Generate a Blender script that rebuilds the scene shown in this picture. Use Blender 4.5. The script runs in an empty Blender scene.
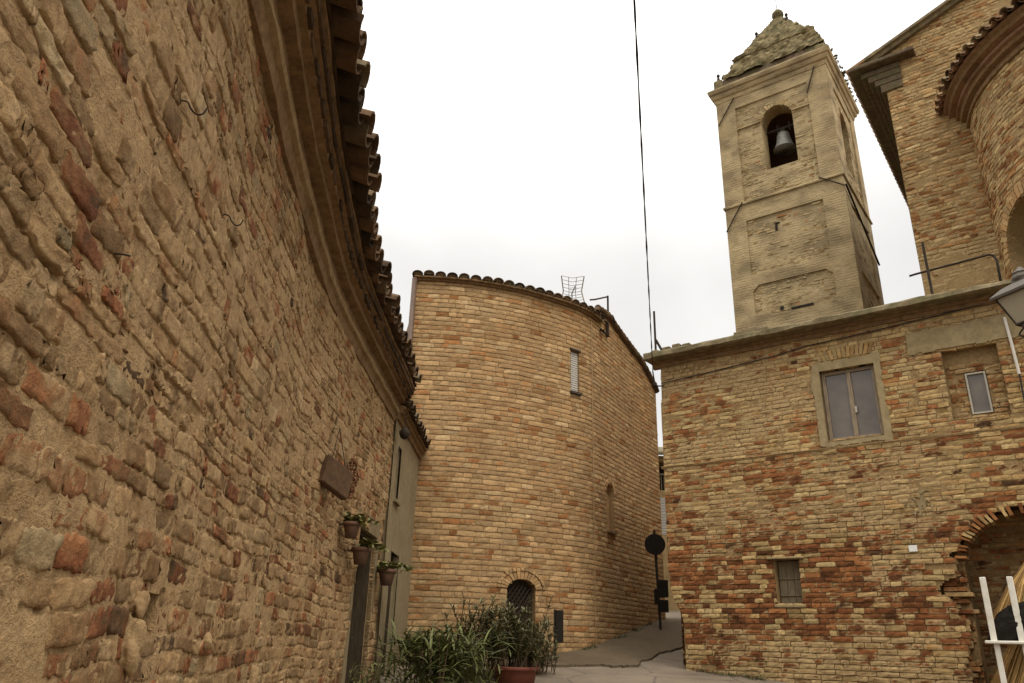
import bpy, math, random
import numpy as np
from mathutils import Matrix, Vector
R_ = math.radians
C = bpy.context.scene.collection
scene = bpy.context.scene
rng = np.random.default_rng(7)
random.seed(7)

# ------------------------------------------------------------------ camera
PITCH, ROLL, FPX = R_(21.5), R_(1.6), 765.0
cd = bpy.data.cameras.new('camera'); cam = bpy.data.objects.new('camera', cd); C.objects.link(cam)
cd.sensor_width = 36.0; cd.lens = 36.0 * FPX / 1024.0; cd.clip_start = 0.05; cd.clip_end = 2000
rx = Vector((1, 0, 0)); up = Vector((0, -math.sin(PITCH), math.cos(PITCH))); fw = Vector((0, math.cos(PITCH), math.sin(PITCH)))
c_, s_ = math.cos(ROLL), math.sin(ROLL)
ax = rx * c_ + up * s_; ay = up * c_ - rx * s_; az = -fw
cam.matrix_world = Matrix(((ax.x, ay.x, az.x, 0), (ax.y, ay.y, az.y, 0), (ax.z, ay.z, az.z, 0), (0, 0, 0, 1)))
scene.camera = cam
scene.render.resolution_x = 1024; scene.render.resolution_y = 683

# ------------------------------------------------------------------ overcast sky
SUN_EL, SUN_AZ = 50.0, 152.0          # compass style: from behind and right of the camera
w = bpy.data.worlds.new('World'); scene.world = w; w.use_nodes = True
nt = w.node_tree; nt.nodes.clear()
out = nt.nodes.new('ShaderNodeOutputWorld')
sky = nt.nodes.new('ShaderNodeTexSky'); sky.sky_type = 'NISHITA'; sky.sun_disc = False
sky.sun_elevation = R_(SUN_EL); sky.sun_rotation = R_(SUN_AZ)
bg1 = nt.nodes.new('ShaderNodeBackground'); bg1.inputs['Strength'].default_value = 0.08
nt.links.new(sky.outputs[0], bg1.inputs['Color'])
tc = nt.nodes.new('ShaderNodeTexCoord')
sx = nt.nodes.new('ShaderNodeSeparateXYZ'); nt.links.new(tc.outputs['Generated'], sx.inputs[0])
nz = nt.nodes.new('ShaderNodeTexNoise'); nz.inputs['Scale'].default_value = 2.6; nz.inputs['Detail'].default_value = 5
nt.links.new(tc.outputs['Generated'], nz.inputs['Vector'])
mr = nt.nodes.new('ShaderNodeMapRange'); mr.inputs[1].default_value = .36; mr.inputs[2].default_value = .68
mr.inputs[3].default_value = .90; mr.inputs[4].default_value = 1.10
nt.links.new(nz.outputs[0], mr.inputs[0])
el = nt.nodes.new('ShaderNodeMapRange'); el.interpolation_type = 'SMOOTHSTEP'; el.inputs[1].default_value = .42; el.inputs[2].default_value = 1.0   # an overcast dome is brightest overhead
el.inputs[3].default_value = .94; el.inputs[4].default_value = 3.6
nt.links.new(sx.outputs[2], el.inputs[0])
mu = nt.nodes.new('ShaderNodeMath'); mu.operation = 'MULTIPLY'
nt.links.new(mr.outputs[0], mu.inputs[0]); nt.links.new(el.outputs[0], mu.inputs[1])
bg2 = nt.nodes.new('ShaderNodeBackground'); bg2.inputs['Color'].default_value = (1.0, .982, .95, 1)
nt.links.new(mu.outputs[0], bg2.inputs['Strength'])
mx = nt.nodes.new('ShaderNodeMixShader'); mx.inputs[0].default_value = .93
nt.links.new(bg1.outputs[0], mx.inputs[1]); nt.links.new(bg2.outputs[0], mx.inputs[2]); nt.links.new(mx.outputs[0], out.inputs[0])
sl = bpy.data.lights.new('sun', 'SUN'); sl.energy = 1.3; sl.angle = R_(22); sl.color = (1, .93, .82)
so = bpy.data.objects.new('sun', sl); C.objects.link(so)
azr = R_(SUN_AZ); d = Vector((-math.sin(azr) * math.cos(R_(SUN_EL)), -math.cos(azr) * math.cos(R_(SUN_EL)), -math.sin(R_(SUN_EL))))
so.rotation_euler = d.to_track_quat('-Z', 'Y').to_euler()
so.location = (0, 0, 30)
scene.view_settings.view_transform = 'Standard'; scene.view_settings.look = 'None'
scene.view_settings.exposure = 0.05; scene.view_settings.gamma = 1.0
scene.view_settings.use_curve_mapping = False

# ------------------------------------------------------------------ noise
def _h(ix, iy, iz, s):
    n = (ix.astype(np.int64) * 374761393 + iy.astype(np.int64) * 668265263 + iz.astype(np.int64) * 2147483647 + s * 1274126177) & 0xffffffff
    n = ((n ^ (n >> 13)) * 1274126177) & 0xffffffff
    n = ((n ^ (n >> 16)) * 2246822519) & 0xffffffff
    return ((n ^ (n >> 15)) & 0xffffff) / float(0xffffff)
def vnoise(x, y, s=0):
    x = np.asarray(x, float); y = np.asarray(y, float); x, y = np.broadcast_arrays(x, y)
    ix, iy = np.floor(x), np.floor(y); fx, fy = x - ix, y - iy
    fx = fx * fx * (3 - 2 * fx); fy = fy * fy * (3 - 2 * fy); z = np.zeros_like(ix)
    a = _h(ix, iy, z, s); b = _h(ix + 1, iy, z, s); c = _h(ix, iy + 1, z, s); d = _h(ix + 1, iy + 1, z, s)
    return (a * (1 - fx) + b * fx) * (1 - fy) + (c * (1 - fx) + d * fx) * fy
def fbm(x, y, s=0, o=4):
    t = 0; a = .5; n = 0
    for k in range(o):
        t = t + a * vnoise(np.asarray(x) * 2 ** k + 17.3 * k, np.asarray(y) * 2 ** k - 9.1 * k, s + k); n += a; a *= .5
    return t / n - .5

# ------------------------------------------------------------------ mesh builder
class MB:
    def __init__(s): s.v = []; s.f = []; s.m = []; s.c = []; s.n = 0
    def add(s, verts, faces, mat=0, col=(.5, .5, 0, 0)):
        verts = np.asarray(verts, float).reshape(-1, 3); k = len(verts)
        s.v.append(verts)
        c = np.asarray(col, float)
        s.c.append(np.tile(c, (k, 1)) if c.ndim == 1 else c)
        if isinstance(faces, np.ndarray): faces = faces.tolist()
        n = s.n
        s.f.extend([[i + n for i in f] for f in faces]); s.m.extend([mat] * len(faces)); s.n += k
        return s
    def build(s, name, mats, parent=None, smooth=False, loc=None):
        V = np.concatenate(s.v); me = bpy.data.meshes.new(name)
        base = np.array(parent.matrix_world.translation if parent is not None else (0, 0, 0)) if loc is None else np.array(loc)
        if parent is not None:
            p = parent; base = np.zeros(3)
            while p is not None: base = base + np.array(p.location); p = p.parent
        V = V - base
        me.from_pydata(V.tolist(), [], s.f)
        at = me.color_attributes.new('bcol', 'FLOAT_COLOR', 'POINT')
        at.data.foreach_set('color', np.concatenate(s.c).astype(np.float32).ravel())
        if not isinstance(mats, (list, tuple)): mats = [mats]
        for m in mats: me.materials.append(m)
        me.polygons.foreach_set('material_index', s.m)
        if smooth: me.polygons.foreach_set('use_smooth', [True] * len(s.f))
        me.update()
        o = bpy.data.objects.new(name, me); C.objects.link(o)
        if parent is not None: o.parent = parent
        elif loc is not None: o.location = loc
        return o
    # basic shapes
    def box(s, c, size, axes=None, mat=0, col=(.5, .5, 0, 0), bev=0.0):
        c = np.array(c, float); h = np.array(size, float) / 2
        A = np.eye(3) if axes is None else np.array(axes, float)
        if bev <= 0:
            P = np.array([(x, y, z) for x in (-1, 1) for y in (-1, 1) for z in (-1, 1)], float) * h
            F = [(0, 1, 3, 2), (4, 6, 7, 5), (0, 4, 5, 1), (2, 3, 7, 6), (0, 2, 6, 4), (1, 5, 7, 3)]
            return s.add(c + P @ A, F, mat, col)
        P = []; F = []; b = min(bev, h.min() * .9)
        idx = {}
        for x in (-1, 1):
            for y in (-1, 1):
                for z in (-1, 1):
                    for k in range(3):
                        p = np.array([x, y, z], float) * (h - b); p[k] = (x, y, z)[k] * h[k]
                        idx[(x, y, z, k)] = len(P); P.append(p)
        for k in range(3):
            i, j = [q for q in range(3) if q != k]
            for sg in (-1, 1):
                q = []
                for a, bb in ((-1, -1), (1, -1), (1, 1), (-1, 1)):
                    t = [0, 0, 0]; t[k] = sg; t[i] = a; t[j] = bb; q.append(idx[(t[0], t[1], t[2], k)])
                if (sg > 0) == (k == 1): q = q[::-1]
                F.append(q)
        for k in range(3):
            i, j = [q for q in range(3) if q != k]
            for a in (-1, 1):
                for bb in (-1, 1):
                    q = []
                    for e, kk in ((-1, i), (1, i), (1, j), (-1, j)):
                        t = [0, 0, 0]; t[k] = e; t[i] = a; t[j] = bb; q.append(idx[(t[0], t[1], t[2], kk)])
                    F.append(q)
        for x in (-1, 1):
            for y in (-1, 1):
                for z in (-1, 1): F.append([idx[(x, y, z, 0)], idx[(x, y, z, 1)], idx[(x, y, z, 2)]])
        return s.add(c + np.array(P) @ A, F, mat, col)
    def tube(s, pts, r, n=8, mat=0, col=(.5, .5, 0, 0), cap=True):
        P = np.array(pts, float); k = len(P); r = np.broadcast_to(np.asarray(r, float), (k,))
        T = np.gradient(P, axis=0); T /= np.linalg.norm(T, axis=1)[:, None] + 1e-12
        a = np.array([0, 0, 1.0]) if abs(T[0][2]) < .9 else np.array([1.0, 0, 0])
        V = []
        for i in range(k):
            a = a - T[i] * (a @ T[i]); a /= np.linalg.norm(a) + 1e-12; b = np.cross(T[i], a)
            for q in range(n):
                t = 2 * math.pi * q / n; V.append(P[i] + r[i] * (a * math.cos(t) + b * math.sin(t)))
        F = [(i * n + q, i * n + (q + 1) % n, (i + 1) * n + (q + 1) % n, (i + 1) * n + q) for i in range(k - 1) for q in range(n)]
        if cap: F += [list(range(n))[::-1], list(range((k - 1) * n, k * n))]
        return s.add(V, F, mat, col)
    def lathe(s, c, prof, n=20, axis=(0, 0, 1), mat=0, col=(.5, .5, 0, 0), n0=0):
        c = np.array(c, float); z = np.array(axis, float); z /= np.linalg.norm(z)
        x = np.cross(z, [0, 1, 0]) if abs(z[1]) < .9 else np.cross(z, [1, 0, 0]); x /= np.linalg.norm(x); y = np.cross(z, x)
        V = [c + r * (x * math.cos(n0 + 2 * math.pi * q / n) + y * math.sin(n0 + 2 * math.pi * q / n)) + h * z for r, h in prof for q in range(n)]
        F = [(i * n + q, i * n + (q + 1) % n, (i + 1) * n + (q + 1) % n, (i + 1) * n + q) for i in range(len(prof) - 1) for q in range(n)]
        F += [list(range(n))[::-1], list(range((len(prof) - 1) * n, len(prof) * n))]
        return s.add(V, F, mat, col)
    def quad(s, a, b, c, d, mat=0, col=(.5, .5, 0, 0)): return s.add([a, b, c, d], [(0, 1, 2, 3)], mat, col)

def root(name, loc, label, cat, group=None, kind=None):
    o = bpy.data.objects.new(name, None); C.objects.link(o); o.location = loc; o.empty_display_size = .2
    return tag(o, label, cat, group, kind)
def tag(o, label, cat, group=None, kind=None):
    if label: o['label'] = label
    if cat: o['category'] = cat
    if group: o['group'] = group
    if kind: o['kind'] = kind
    return o

# ------------------------------------------------------------------ materials
def mat(name):
    m = bpy.data.materials.new(name); m.use_nodes = True
    t = m.node_tree; b = t.nodes['Principled BSDF']
    return m, t, b
def nd(t, typ, ins=None, **kw):
    n = t.nodes.new(typ)
    for k, v in kw.items(): setattr(n, k, v)
    for k, v in (ins or {}).items():
        if hasattr(v, 'is_output'): t.links.new(v, n.inputs[k])
        else: n.inputs[k].default_value = v
    return n
def math_(t, op, a, b=None, clamp=False):
    n = t.nodes.new('ShaderNodeMath'); n.operation = op; n.use_clamp = clamp
    for i, v in enumerate((a, b)):
        if v is None: continue
        if hasattr(v, 'is_output'): t.links.new(v, n.inputs[i])
        else: n.inputs[i].default_value = v
    return n.outputs[0]
def ramp(t, fac, stops, interp='LINEAR'):
    n = t.nodes.new('ShaderNodeValToRGB'); n.color_ramp.interpolation = interp
    e = n.color_ramp.elements
    while len(e) < len(stops): e.new(.5)
    for el_, (p, c) in zip(e, stops): el_.position = p; el_.color = (c[0], c[1], c[2], 1)
    t.links.new(fac, n.inputs[0]); return n.outputs[0]
def mix(t, f, a, b, mode='MIX'):
    n = t.nodes.new('ShaderNodeMix'); n.data_type = 'RGBA'; n.blend_type = mode
    for k, v in ((0, f), (6, a), (7, b)):
        if hasattr(v, 'is_output'): t.links.new(v, n.inputs[k])
        else: n.inputs[k].default_value = v if k == 0 else (v[0], v[1], v[2], 1)
    return n.outputs[2]
def noise(t, vec, scale, detail=4, rough=.55, dist=0):
    n = nd(t, 'ShaderNodeTexNoise', {'Scale': scale, 'Detail': detail, 'Roughness': rough, 'Distortion': dist})
    if vec is not None: t.links.new(vec, n.inputs['Vector'])
    return n.outputs[0]
def mrange(t, v, a, b, c=0, d=1):
    n = nd(t, 'ShaderNodeMapRange', {0: v, 1: a, 2: b, 3: c, 4: d}); n.clamp = True; return n.outputs[0]
def bump(t, b, h, strength, dist):
    n = nd(t, 'ShaderNodeBump', {'Height': h, 'Strength': strength, 'Distance': dist}); t.links.new(n.outputs[0], b.inputs['Normal'])
def ocoord(t): return nd(t, 'ShaderNodeTexCoord').outputs['Object']

def hue(c): return (c[0] * 1.02, c[1] * .993, c[2] * .90)
def brick_material(name, stops, mortar, smear=.35, grain=30, stain=(.35, .28, .2), stain_amt=.5, bstr=.6, bdist=.006, sr=(.52, .74), tv=.09):
    """bcol: R tone along the ramp, G value variation, B edge, A mortar smear bias"""
    stops = [(p, hue(c)) for p, c in stops]; mortar = hue(mortar)
    m, t, b = mat(name); oc = ocoord(t)
    at = nd(t, 'ShaderNodeAttribute', attribute_name='bcol')
    sp = nd(t, 'ShaderNodeSeparateColor', {0: at.outputs['Color']})
    n1 = noise(t, oc, grain, 6, .65); n2 = noise(t, oc, 2.2, 5, .6); n3 = noise(t, oc, grain * .28, 5, .6, .4); n4 = noise(t, oc, grain * 5, 3, .7)
    tone = math_(t, 'ADD', sp.outputs[0], mrange(t, n3, .25, .75, -tv, tv), True)
    col = ramp(t, tone, stops)
    val = math_(t, 'MULTIPLY', mrange(t, n1, .25, .75, .68, 1.3), mrange(t, sp.outputs[1], 0, 1, .7, 1.25))
    val = math_(t, 'MULTIPLY', val, mrange(t, n4, .3, .7, .86, 1.14))
    vc = nd(t, 'ShaderNodeCombineColor', {0: val, 1: val, 2: val})
    col = mix(t, 1.0, col, vc.outputs[0], 'MULTIPLY')
    # mortar smeared over the brick, mostly from its edges
    e = math_(t, 'ADD', math_(t, 'MULTIPLY', sp.outputs[2], .28), at.outputs['Alpha'])
    e = math_(t, 'ADD', e, mrange(t, n3, .2, .8, -.45, .45)); e = math_(t, 'ADD', e, smear - .5)
    sm = mrange(t, e, -.02, .22)
    mc = mix(t, mrange(t, n1, .3, .7), [c * .72 for c in mortar], [c * 1.15 for c in mortar])
    col = mix(t, sm, col, mc)
    st = mrange(t, n2, sr[0], sr[1], 0, stain_amt)
    col = mix(t, st, col, mix(t, 1.0, col, stain, 'MULTIPLY'))
    t.links.new(col, b.inputs['Base Color']); b.inputs['Roughness'].default_value = .93; b.inputs['Specular IOR Level'].default_value = .15
    h = math_(t, 'ADD', math_(t, 'ADD', n1, math_(t, 'MULTIPLY', n4, .35)), math_(t, 'MULTIPLY', n3, .8)); bump(t, b, h, bstr, bdist)
    return m
def mortar_material(name, col, scale=40, var=.35, bstr=.6, bdist=.006, patch=None, zs=1, pr=(.54, .64), crs=0):
    m, t, b = mat(name); oc = ocoord(t); col = hue(col)
    if zs != 1: oc = nd(t, 'ShaderNodeMapping', {'Vector': oc, 'Scale': (.8, .8, zs)}).outputs[0]
    n1 = noise(t, oc, scale, 6, .7); n2 = noise(t, oc, 1.7, 5, .6); n4 = noise(t, oc, scale * 4, 3, .7)
    c = mix(t, mrange(t, n1, .28, .72), [x * (1 - var) for x in col], [x * (1 + var * .7) for x in col])
    c = mix(t, mrange(t, n2, .48, .72, 0, .55), c, mix(t, 1.0, c, (.62, .55, .46), 'MULTIPLY'))
    if patch is not None: c = mix(t, mrange(t, noise(t, oc, 1.5, 8, .7, 0), pr[0], pr[1], 0, .85), c, patch)
    hgt = math_(t, 'ADD', n1, math_(t, 'MULTIPLY', n4, .4))
    if crs:      # brick courses showing through the thin plaster
        o2 = ocoord(t); z = nd(t, 'ShaderNodeSeparateXYZ', {0: o2}).outputs[2]
        zz = math_(t, 'ADD', math_(t, 'MULTIPLY', z, 1 / crs), mrange(t, noise(t, o2, 3, 3), .2, .8, -.35, .35))
        ln_ = mrange(t, math_(t, 'ABSOLUTE', math_(t, 'SUBTRACT', math_(t, 'FRACT', zz), .5)), .30, .46)
        ln_ = math_(t, 'MULTIPLY', ln_, mrange(t, noise(t, o2, 1.6, 4, .65), .38, .58))
        c = mix(t, math_(t, 'MULTIPLY', ln_, .32), c, mix(t, 1.0, c, (.5, .45, .4), 'MULTIPLY')); hgt = math_(t, 'SUBTRACT', hgt, math_(t, 'MULTIPLY', ln_, .35))
    t.links.new(c, b.inputs['Base Color']); b.inputs['Roughness'].default_value = .95; b.inputs['Specular IOR Level'].default_value = .12
    bump(t, b, hgt, bstr, bdist)
    return m
def plain(name, col, rough=.8, scale=12, var=.3, bstr=.2, bdist=.004, metal=0, spec=.3, stretch=None, dirt=None, dscale=3, dr=(.45, .68)):
    m, t, b = mat(name); oc = ocoord(t)
    if stretch:
        mp = nd(t, 'ShaderNodeMapping', {'Vector': oc, 'Scale': stretch}); oc = mp.outputs[0]
    n1 = noise(t, oc, scale, 6, .62)
    c = mix(t, mrange(t, n1, .28, .72), [x * (1 - var) for x in col], [min(1, x * (1 + var)) for x in col])
    if dirt: c = mix(t, mrange(t, noise(t, oc, dscale, 6, .68), dr[0], dr[1], 0, .85), c, dirt)
    t.links.new(c, b.inputs['Base Color']); b.inputs['Roughness'].default_value = rough; b.inputs['Metallic'].default_value = metal
    b.inputs['Specular IOR Level'].default_value = spec
    if bstr: bump(t, b, n1, bstr, bdist)
    return m
def leafmat(name, a, c):
    m, t, b = mat(name)
    at = nd(t, 'ShaderNodeAttribute', attribute_name='bcol'); sp = nd(t, 'ShaderNodeSeparateColor', {0: at.outputs['Color']})
    n1 = noise(t, ocoord(t), 20, 3)
    cc = mix(t, math_(t, 'ADD', math_(t, 'MULTIPLY', sp.outputs[0], .8), math_(t, 'MULTIPLY', n1, .2), True), a, c)
    t.links.new(cc, b.inputs['Base Color']); b.inputs['Roughness'].default_value = .55; b.inputs['Specular IOR Level'].default_value = .3
    return m

K = {}
K['brick_old'] = brick_material('old_rubble_brick', [(0, (.07, .042, .022)), (.14, (.125, .072, .036)), (.24, (.20, .075, .034)), (.33, (.265, .12, .055)), (.46, (.215, .128, .062)), (.68, (.28, .182, .094)), (.85, (.35, .245, .138)), (1, (.28, .21, .12))], (.37, .25, .135), .50, 24, bdist=.012, bstr=1.0, tv=.2)
K['mortar_old'] = mortar_material("old_lime_mortar", (.37, .25, .135), 20, .38, 1.0, .016)
K['brick_tan'] = brick_material('tan_brick', [(0, (.13, .065, .03)), (.14, (.29, .128, .048)), (.3, (.34, .192, .09)), (.55, (.37, .238, .122)), (.8, (.42, .287, .155)), (1, (.48, .36, .215))], (.36, .24, .13), .36, 22, stain=(.6, .5, .4), stain_amt=.5)
K['mortar_tan'] = mortar_material('tan_mortar', (.275, .18, .092), 30, .3)
K['brick_mixed'] = brick_material('mixed_red_yellow_brick', [(0, (.075, .04, .02)), (.1, (.13, .052, .022)), (.25, (.215, .083, .033)), (.42, (.31, .14, .056)), (.56, (.32, .195, .085)), (.72, (.39, .27, .128)), (.88, (.45, .335, .17)), (1, (.52, .41, .23))], (.40, .285, .152), .26, 24, tv=.13, stain_amt=.5)
K['mortar_mixed'] = mortar_material('weathered_mortar', (.285, .195, .10), 28, .4)
K['brick_church'] = brick_material('church_brick', [(0, (.09, .045, .022)), (.15, (.21, .085, .032)), (.3, (.29, .145, .058)), (.52, (.36, .235, .115)), (.75, (.42, .30, .155)), (1, (.47, .37, .21))], (.40, .295, .16), .3, 22, stain_amt=.55)
K['mortar_church'] = mortar_material('church_mortar', (.32, .225, .118), 26, .35)
K['brick_tower'] = brick_material('tower_brick', [(0, (.12, .07, .035)), (.2, (.34, .165, .075)), (.4, (.32, .225, .12)), (.7, (.37, .285, .16)), (1, (.42, .34, .21))], (.37, .295, .175), .38, 14, stain=(.52, .47, .38), stain_amt=.8, sr=(.49, .62))
K['plaster_tower'] = mortar_material('tower_worn_plaster', (.42, .335, .205), 6, .34, .8, .02, patch=(.20, .15, .085), zs=1.35, pr=(.47, .60), crs=.08)
K['plaster'] = mortar_material('grey_beige_plaster', (.25, .20, .125), 7, .22, .5, .01)
K['frame_stone'] = mortar_material('door_surround_stone', (.21, .165, .10), 12, .25, .5, .008)
K['cement'] = mortar_material('cement_render', (.31, .245, .145), 9, .3, .5, .008)
K['moulding'] = mortar_material('cornice_plaster', (.27, .19, .105), 10, .35, .7, .01)
K['cornice_brick'] = mortar_material('cornice_brown_brick', (.205, .13, .07), 14, .45, .8, .012)
K['tile'] = brick_material('roof_tile', [(0, (.04, .028, .018)), (.3, (.085, .054, .033)), (.6, (.125, .076, .043)), (.85, (.16, .10, .058)), (1, (.15, .125, .08))], (.09, .075, .045), .1, 14, stain=(.4, .4, .33), stain_amt=.7)
K['tile_light'] = brick_material('roof_tile_weathered', [(0, (.08, .05, .035)), (.4, (.18, .1, .06)), (.7, (.26, .16, .095)), (1, (.3, .24, .16))], (.2, .17, .1), .1, 14, stain=(.4, .4, .33), stain_amt=.7)
K['moss_stone'] = plain('mossy_stone_slab', (.19, .145, .08), .95, 9, .4, .6, .015, dirt=(.085, .08, .03), dscale=4)
K['spire'] = plain('mossy_spire_masonry', (.26, .205, .105), .95, 7, .5, .9, .05, dirt=(.062, .055, .02), dscale=2.6, dr=(.40, .62))
K['spire_dark'] = plain('dark_mossy_brick', (.11, .075, .045), .95, 8, .5, .8, .03, dirt=(.10, .10, .04), dscale=2.2)
K['wood_dark'] = plain('dark_weathered_wood', (.055, .04, .026), .9, 8, .45, .4, .004, stretch=(6, 6, .7))
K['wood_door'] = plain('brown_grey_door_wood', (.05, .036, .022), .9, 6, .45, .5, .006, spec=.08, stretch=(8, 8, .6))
K['wood_window'] = plain('bleached_window_wood', (.25, .19, .125), .8, 9, .4, .3, .003, stretch=(7, 7, .8))
K['wood_grey'] = plain('grey_shutter_wood', (.16, .125, .075), .85, 8, .4, .4, .004, stretch=(7, 7, .7))
K['white_wood'] = plain('white_painted_wood', (.68, .65, .56), .6, 18, .1, .2, .002, dirt=(.5, .44, .33), dscale=9)
K['white_frame'] = plain('white_window_paint', (.42, .38, .30), .6, 20, .1, .1)
K['shutter_pale'] = plain('pale_grey_shutter', (.50, .47, .41), .6, 20, .1, .1)
K['iron'] = plain('rusty_dark_iron', (.035, .026, .018), .8, 30, .5, .3, .002, spec=.15)
K['iron_grey'] = plain('grey_galvanised_pipe', (.10, .082, .062), .6, 30, .3, .2, .002)
K['sign_back'] = plain('dark_grey_sign_back', (.02, .016, .012), .85, 20, .2, .05, spec=.1)
K['copper'] = plain('brown_downpipe', (.10, .058, .035), .55, 14, .25, .1, spec=.4)
K['bronze'] = plain('weathered_bronze', (.17, .165, .14), .55, 15, .3, .2, .003, metal=.3)
K['cable'] = plain('black_cable', (.018, .017, .016), .6, 40, .2, 0)
K['terracotta'] = plain('dark_terracotta', (.12, .06, .034), .8, 14, .3, .2, .003, dirt=(.09, .065, .04), dscale=8)
K['terracotta_red'] = plain('red_brown_planter', (.15, .045, .026), .7, 14, .2, .1)
K['soil'] = plain('potting_soil', (.035, .025, .018), .95, 30, .5, .6, .01)
K['plaque'] = plain('brown_clay_plaque', (.085, .046, .022), .95, 16, .35, .5, .006)
K['paper'] = plain('white_paper_notice', (.72, .71, .66), .7, 30, .05, 0)
K['pipe_white'] = plain('white_conduit', (.66, .62, .54), .5, 30, .1, 0)
K['bag'] = plain('black_bag_plastic', (.014, .011, .008), .8, 9, .4, .9, .03, spec=.12)
K['straw'] = plain('dry_straw_thatch', (.40, .245, .09), .85, 20, .45, .4, .004)
K['straw2'] = brick_material('straw_strands', [(0, (.14, .08, .03)), (.5, (.36, .215, .08)), (1, (.52, .36, .16))], (.3, .2, .1), 0, 20, stain_amt=.2)
K['dried'] = brick_material('dried_seed_heads', [(0, (.10, .045, .025)), (.5, (.2, .09, .05)), (1, (.26, .15, .08))], (.2, .1, .05), 0, 30)
K['leaf'] = leafmat('strap_leaf', (.03, .036, .010), (.19, .20, .055))
K['leaf2'] = leafmat('oleander_leaf', (.04, .04, .014), (.17, .155, .06))
K['leaf3'] = leafmat('small_pot_leaf', (.07, .075, .02), (.22, .20, .06))
K['stem'] = plain('brown_stem', (.10, .065, .035), .8, 20, .3, 0)
K['ochre'] = mortar_material('ochre_wall', (.36, .26, .14), 4, .25, .4, .01)
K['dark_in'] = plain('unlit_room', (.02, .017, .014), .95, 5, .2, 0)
def glassm(name, col, rough=.12):
    m, t, b = mat(name); n = noise(t, ocoord(t), 3.5, 4)
    c = mix(t, mrange(t, n, .3, .7), [x * .75 for x in col], [x * 1.25 for x in col])
    t.links.new(c, b.inputs['Base Color']); b.inputs['Roughness'].default_value = rough; b.inputs['Specular IOR Level'].default_value = .7; bump(t, b, noise(t, ocoord(t), 2.2, 2), .25, .02)
    return m
K['glass'] = glassm('dusty_window_glass', (.115, .09, .066), .14)
m, t, b = mat('frosted_lantern_glass'); b.inputs['Base Color'].default_value = (.5, .43, .3, 1); b.inputs['Roughness'].default_value = .3; b.inputs['Transmission Weight'].default_value = .35
K['lglass'] = m
m, t, b = mat('street_surface'); oc = ocoord(t)
n1 = noise(t, oc, 1.3, 6, .6); n2 = noise(t, oc, 45, 5, .7); n3 = noise(t, oc, 7, 5, .6)
c0 = mix(t, mrange(t, n1, .35, .65), (.14, .106, .07), (.215, .165, .11))
c0 = mix(t, mrange(t, n2, .3, .7, 0, .5), c0, (.10, .078, .056)); c0 = mix(t, mrange(t, n3, .55, .7, 0, .6), c0, (.11, .088, .062))
vo = nd(t, 'ShaderNodeTexVoronoi', {'Vector': oc, 'Scale': .8}, feature='DISTANCE_TO_EDGE')
c0 = mix(t, mrange(t, math_(t, 'ADD', vo.outputs[0], mrange(t, n3, 0, 1, -.03, .03)), .0, .018, .75, 0), c0, (.05, .038, .028))
t.links.new(c0, b.inputs['Base Color']); b.inputs['Roughness'].default_value = .9; bump(t, b, math_(t, 'ADD', n2, n3), .5, .01)
K['street'] = m
K['asphalt'] = mortar_material('asphalt_patch', (.115, .088, .06), 30, .4, .6, .008)

# ------------------------------------------------------------------ walls as (u, v, w): along a plan path, up, outward
def catmull(pts, n=16):
    p = np.array(pts, float); p = np.vstack([2 * p[0] - p[1], p, 2 * p[-1] - p[-2]]); o = []
    for i in range(1, len(p) - 2):
        for q in np.linspace(0, 1, n, endpoint=False):
            a, b, c, d = p[i - 1], p[i], p[i + 1], p[i + 2]
            o.append(.5 * ((2 * b) + (c - a) * q + (2 * a - 5 * b + 4 * c - d) * q * q + (3 * b - a - 3 * c + d) * q ** 3))
    o.append(p[-2]); return np.array(o)
class Path:
    def __init__(s, pts, smooth=False):
        s.p = catmull(pts) if smooth else np.array(pts, float)
        dd = np.diff(s.p, axis=0); s.S = np.r_[0, np.cumsum(np.hypot(dd[:, 0], dd[:, 1]))]; s.L = s.S[-1]
        T = np.gradient(s.p, s.S, axis=0); T /= np.linalg.norm(T, axis=1)[:, None]; s.T = T
        s.e0 = dd[0] / np.linalg.norm(dd[0]); s.e1 = dd[-1] / np.linalg.norm(dd[-1])
        s.bulge = None; s.vw = None
    def __call__(s, u, v, w):
        u, v, w = np.broadcast_arrays(np.asarray(u, float), np.asarray(v, float), np.asarray(w, float))
        uc = np.clip(u, 0, s.L); ex = u - uc
        x = np.interp(uc, s.S, s.p[:, 0]); y = np.interp(uc, s.S, s.p[:, 1])
        tx = np.interp(uc, s.S, s.T[:, 0]); ty = np.interp(uc, s.S, s.T[:, 1]); n = np.hypot(tx, ty); tx /= n; ty /= n
        x = x + ex * tx; y = y + ex * ty
        if s.bulge is not None: w = w + s.bulge(u, v)
        if s.vw is not None: v = v + s.vw(u, v)
        return np.stack([x + w * ty, y - w * tx, v], -1)
    def frame(s, u):
        a = s(u, 0., 0.); T = s(u + .01, 0., 0.) - s(u - .01, 0., 0.); T[2] = 0; T /= np.linalg.norm(T)
        return T, np.array([T[1], -T[0], 0]), np.array([0, 0, 1.0])
class Rect:
    def __init__(s, a, b, c, d): s.a, s.b, s.c, s.d = a, b, c, d
    def cut(s, v): return (s.a, s.b) if s.c < v < s.d else None
    def inside(s, u, v): return (u > s.a) & (u < s.b) & (v > s.c) & (v < s.d)
    def us(s): return [s.a, s.b]
    def vs(s): return [s.c, s.d]
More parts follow.
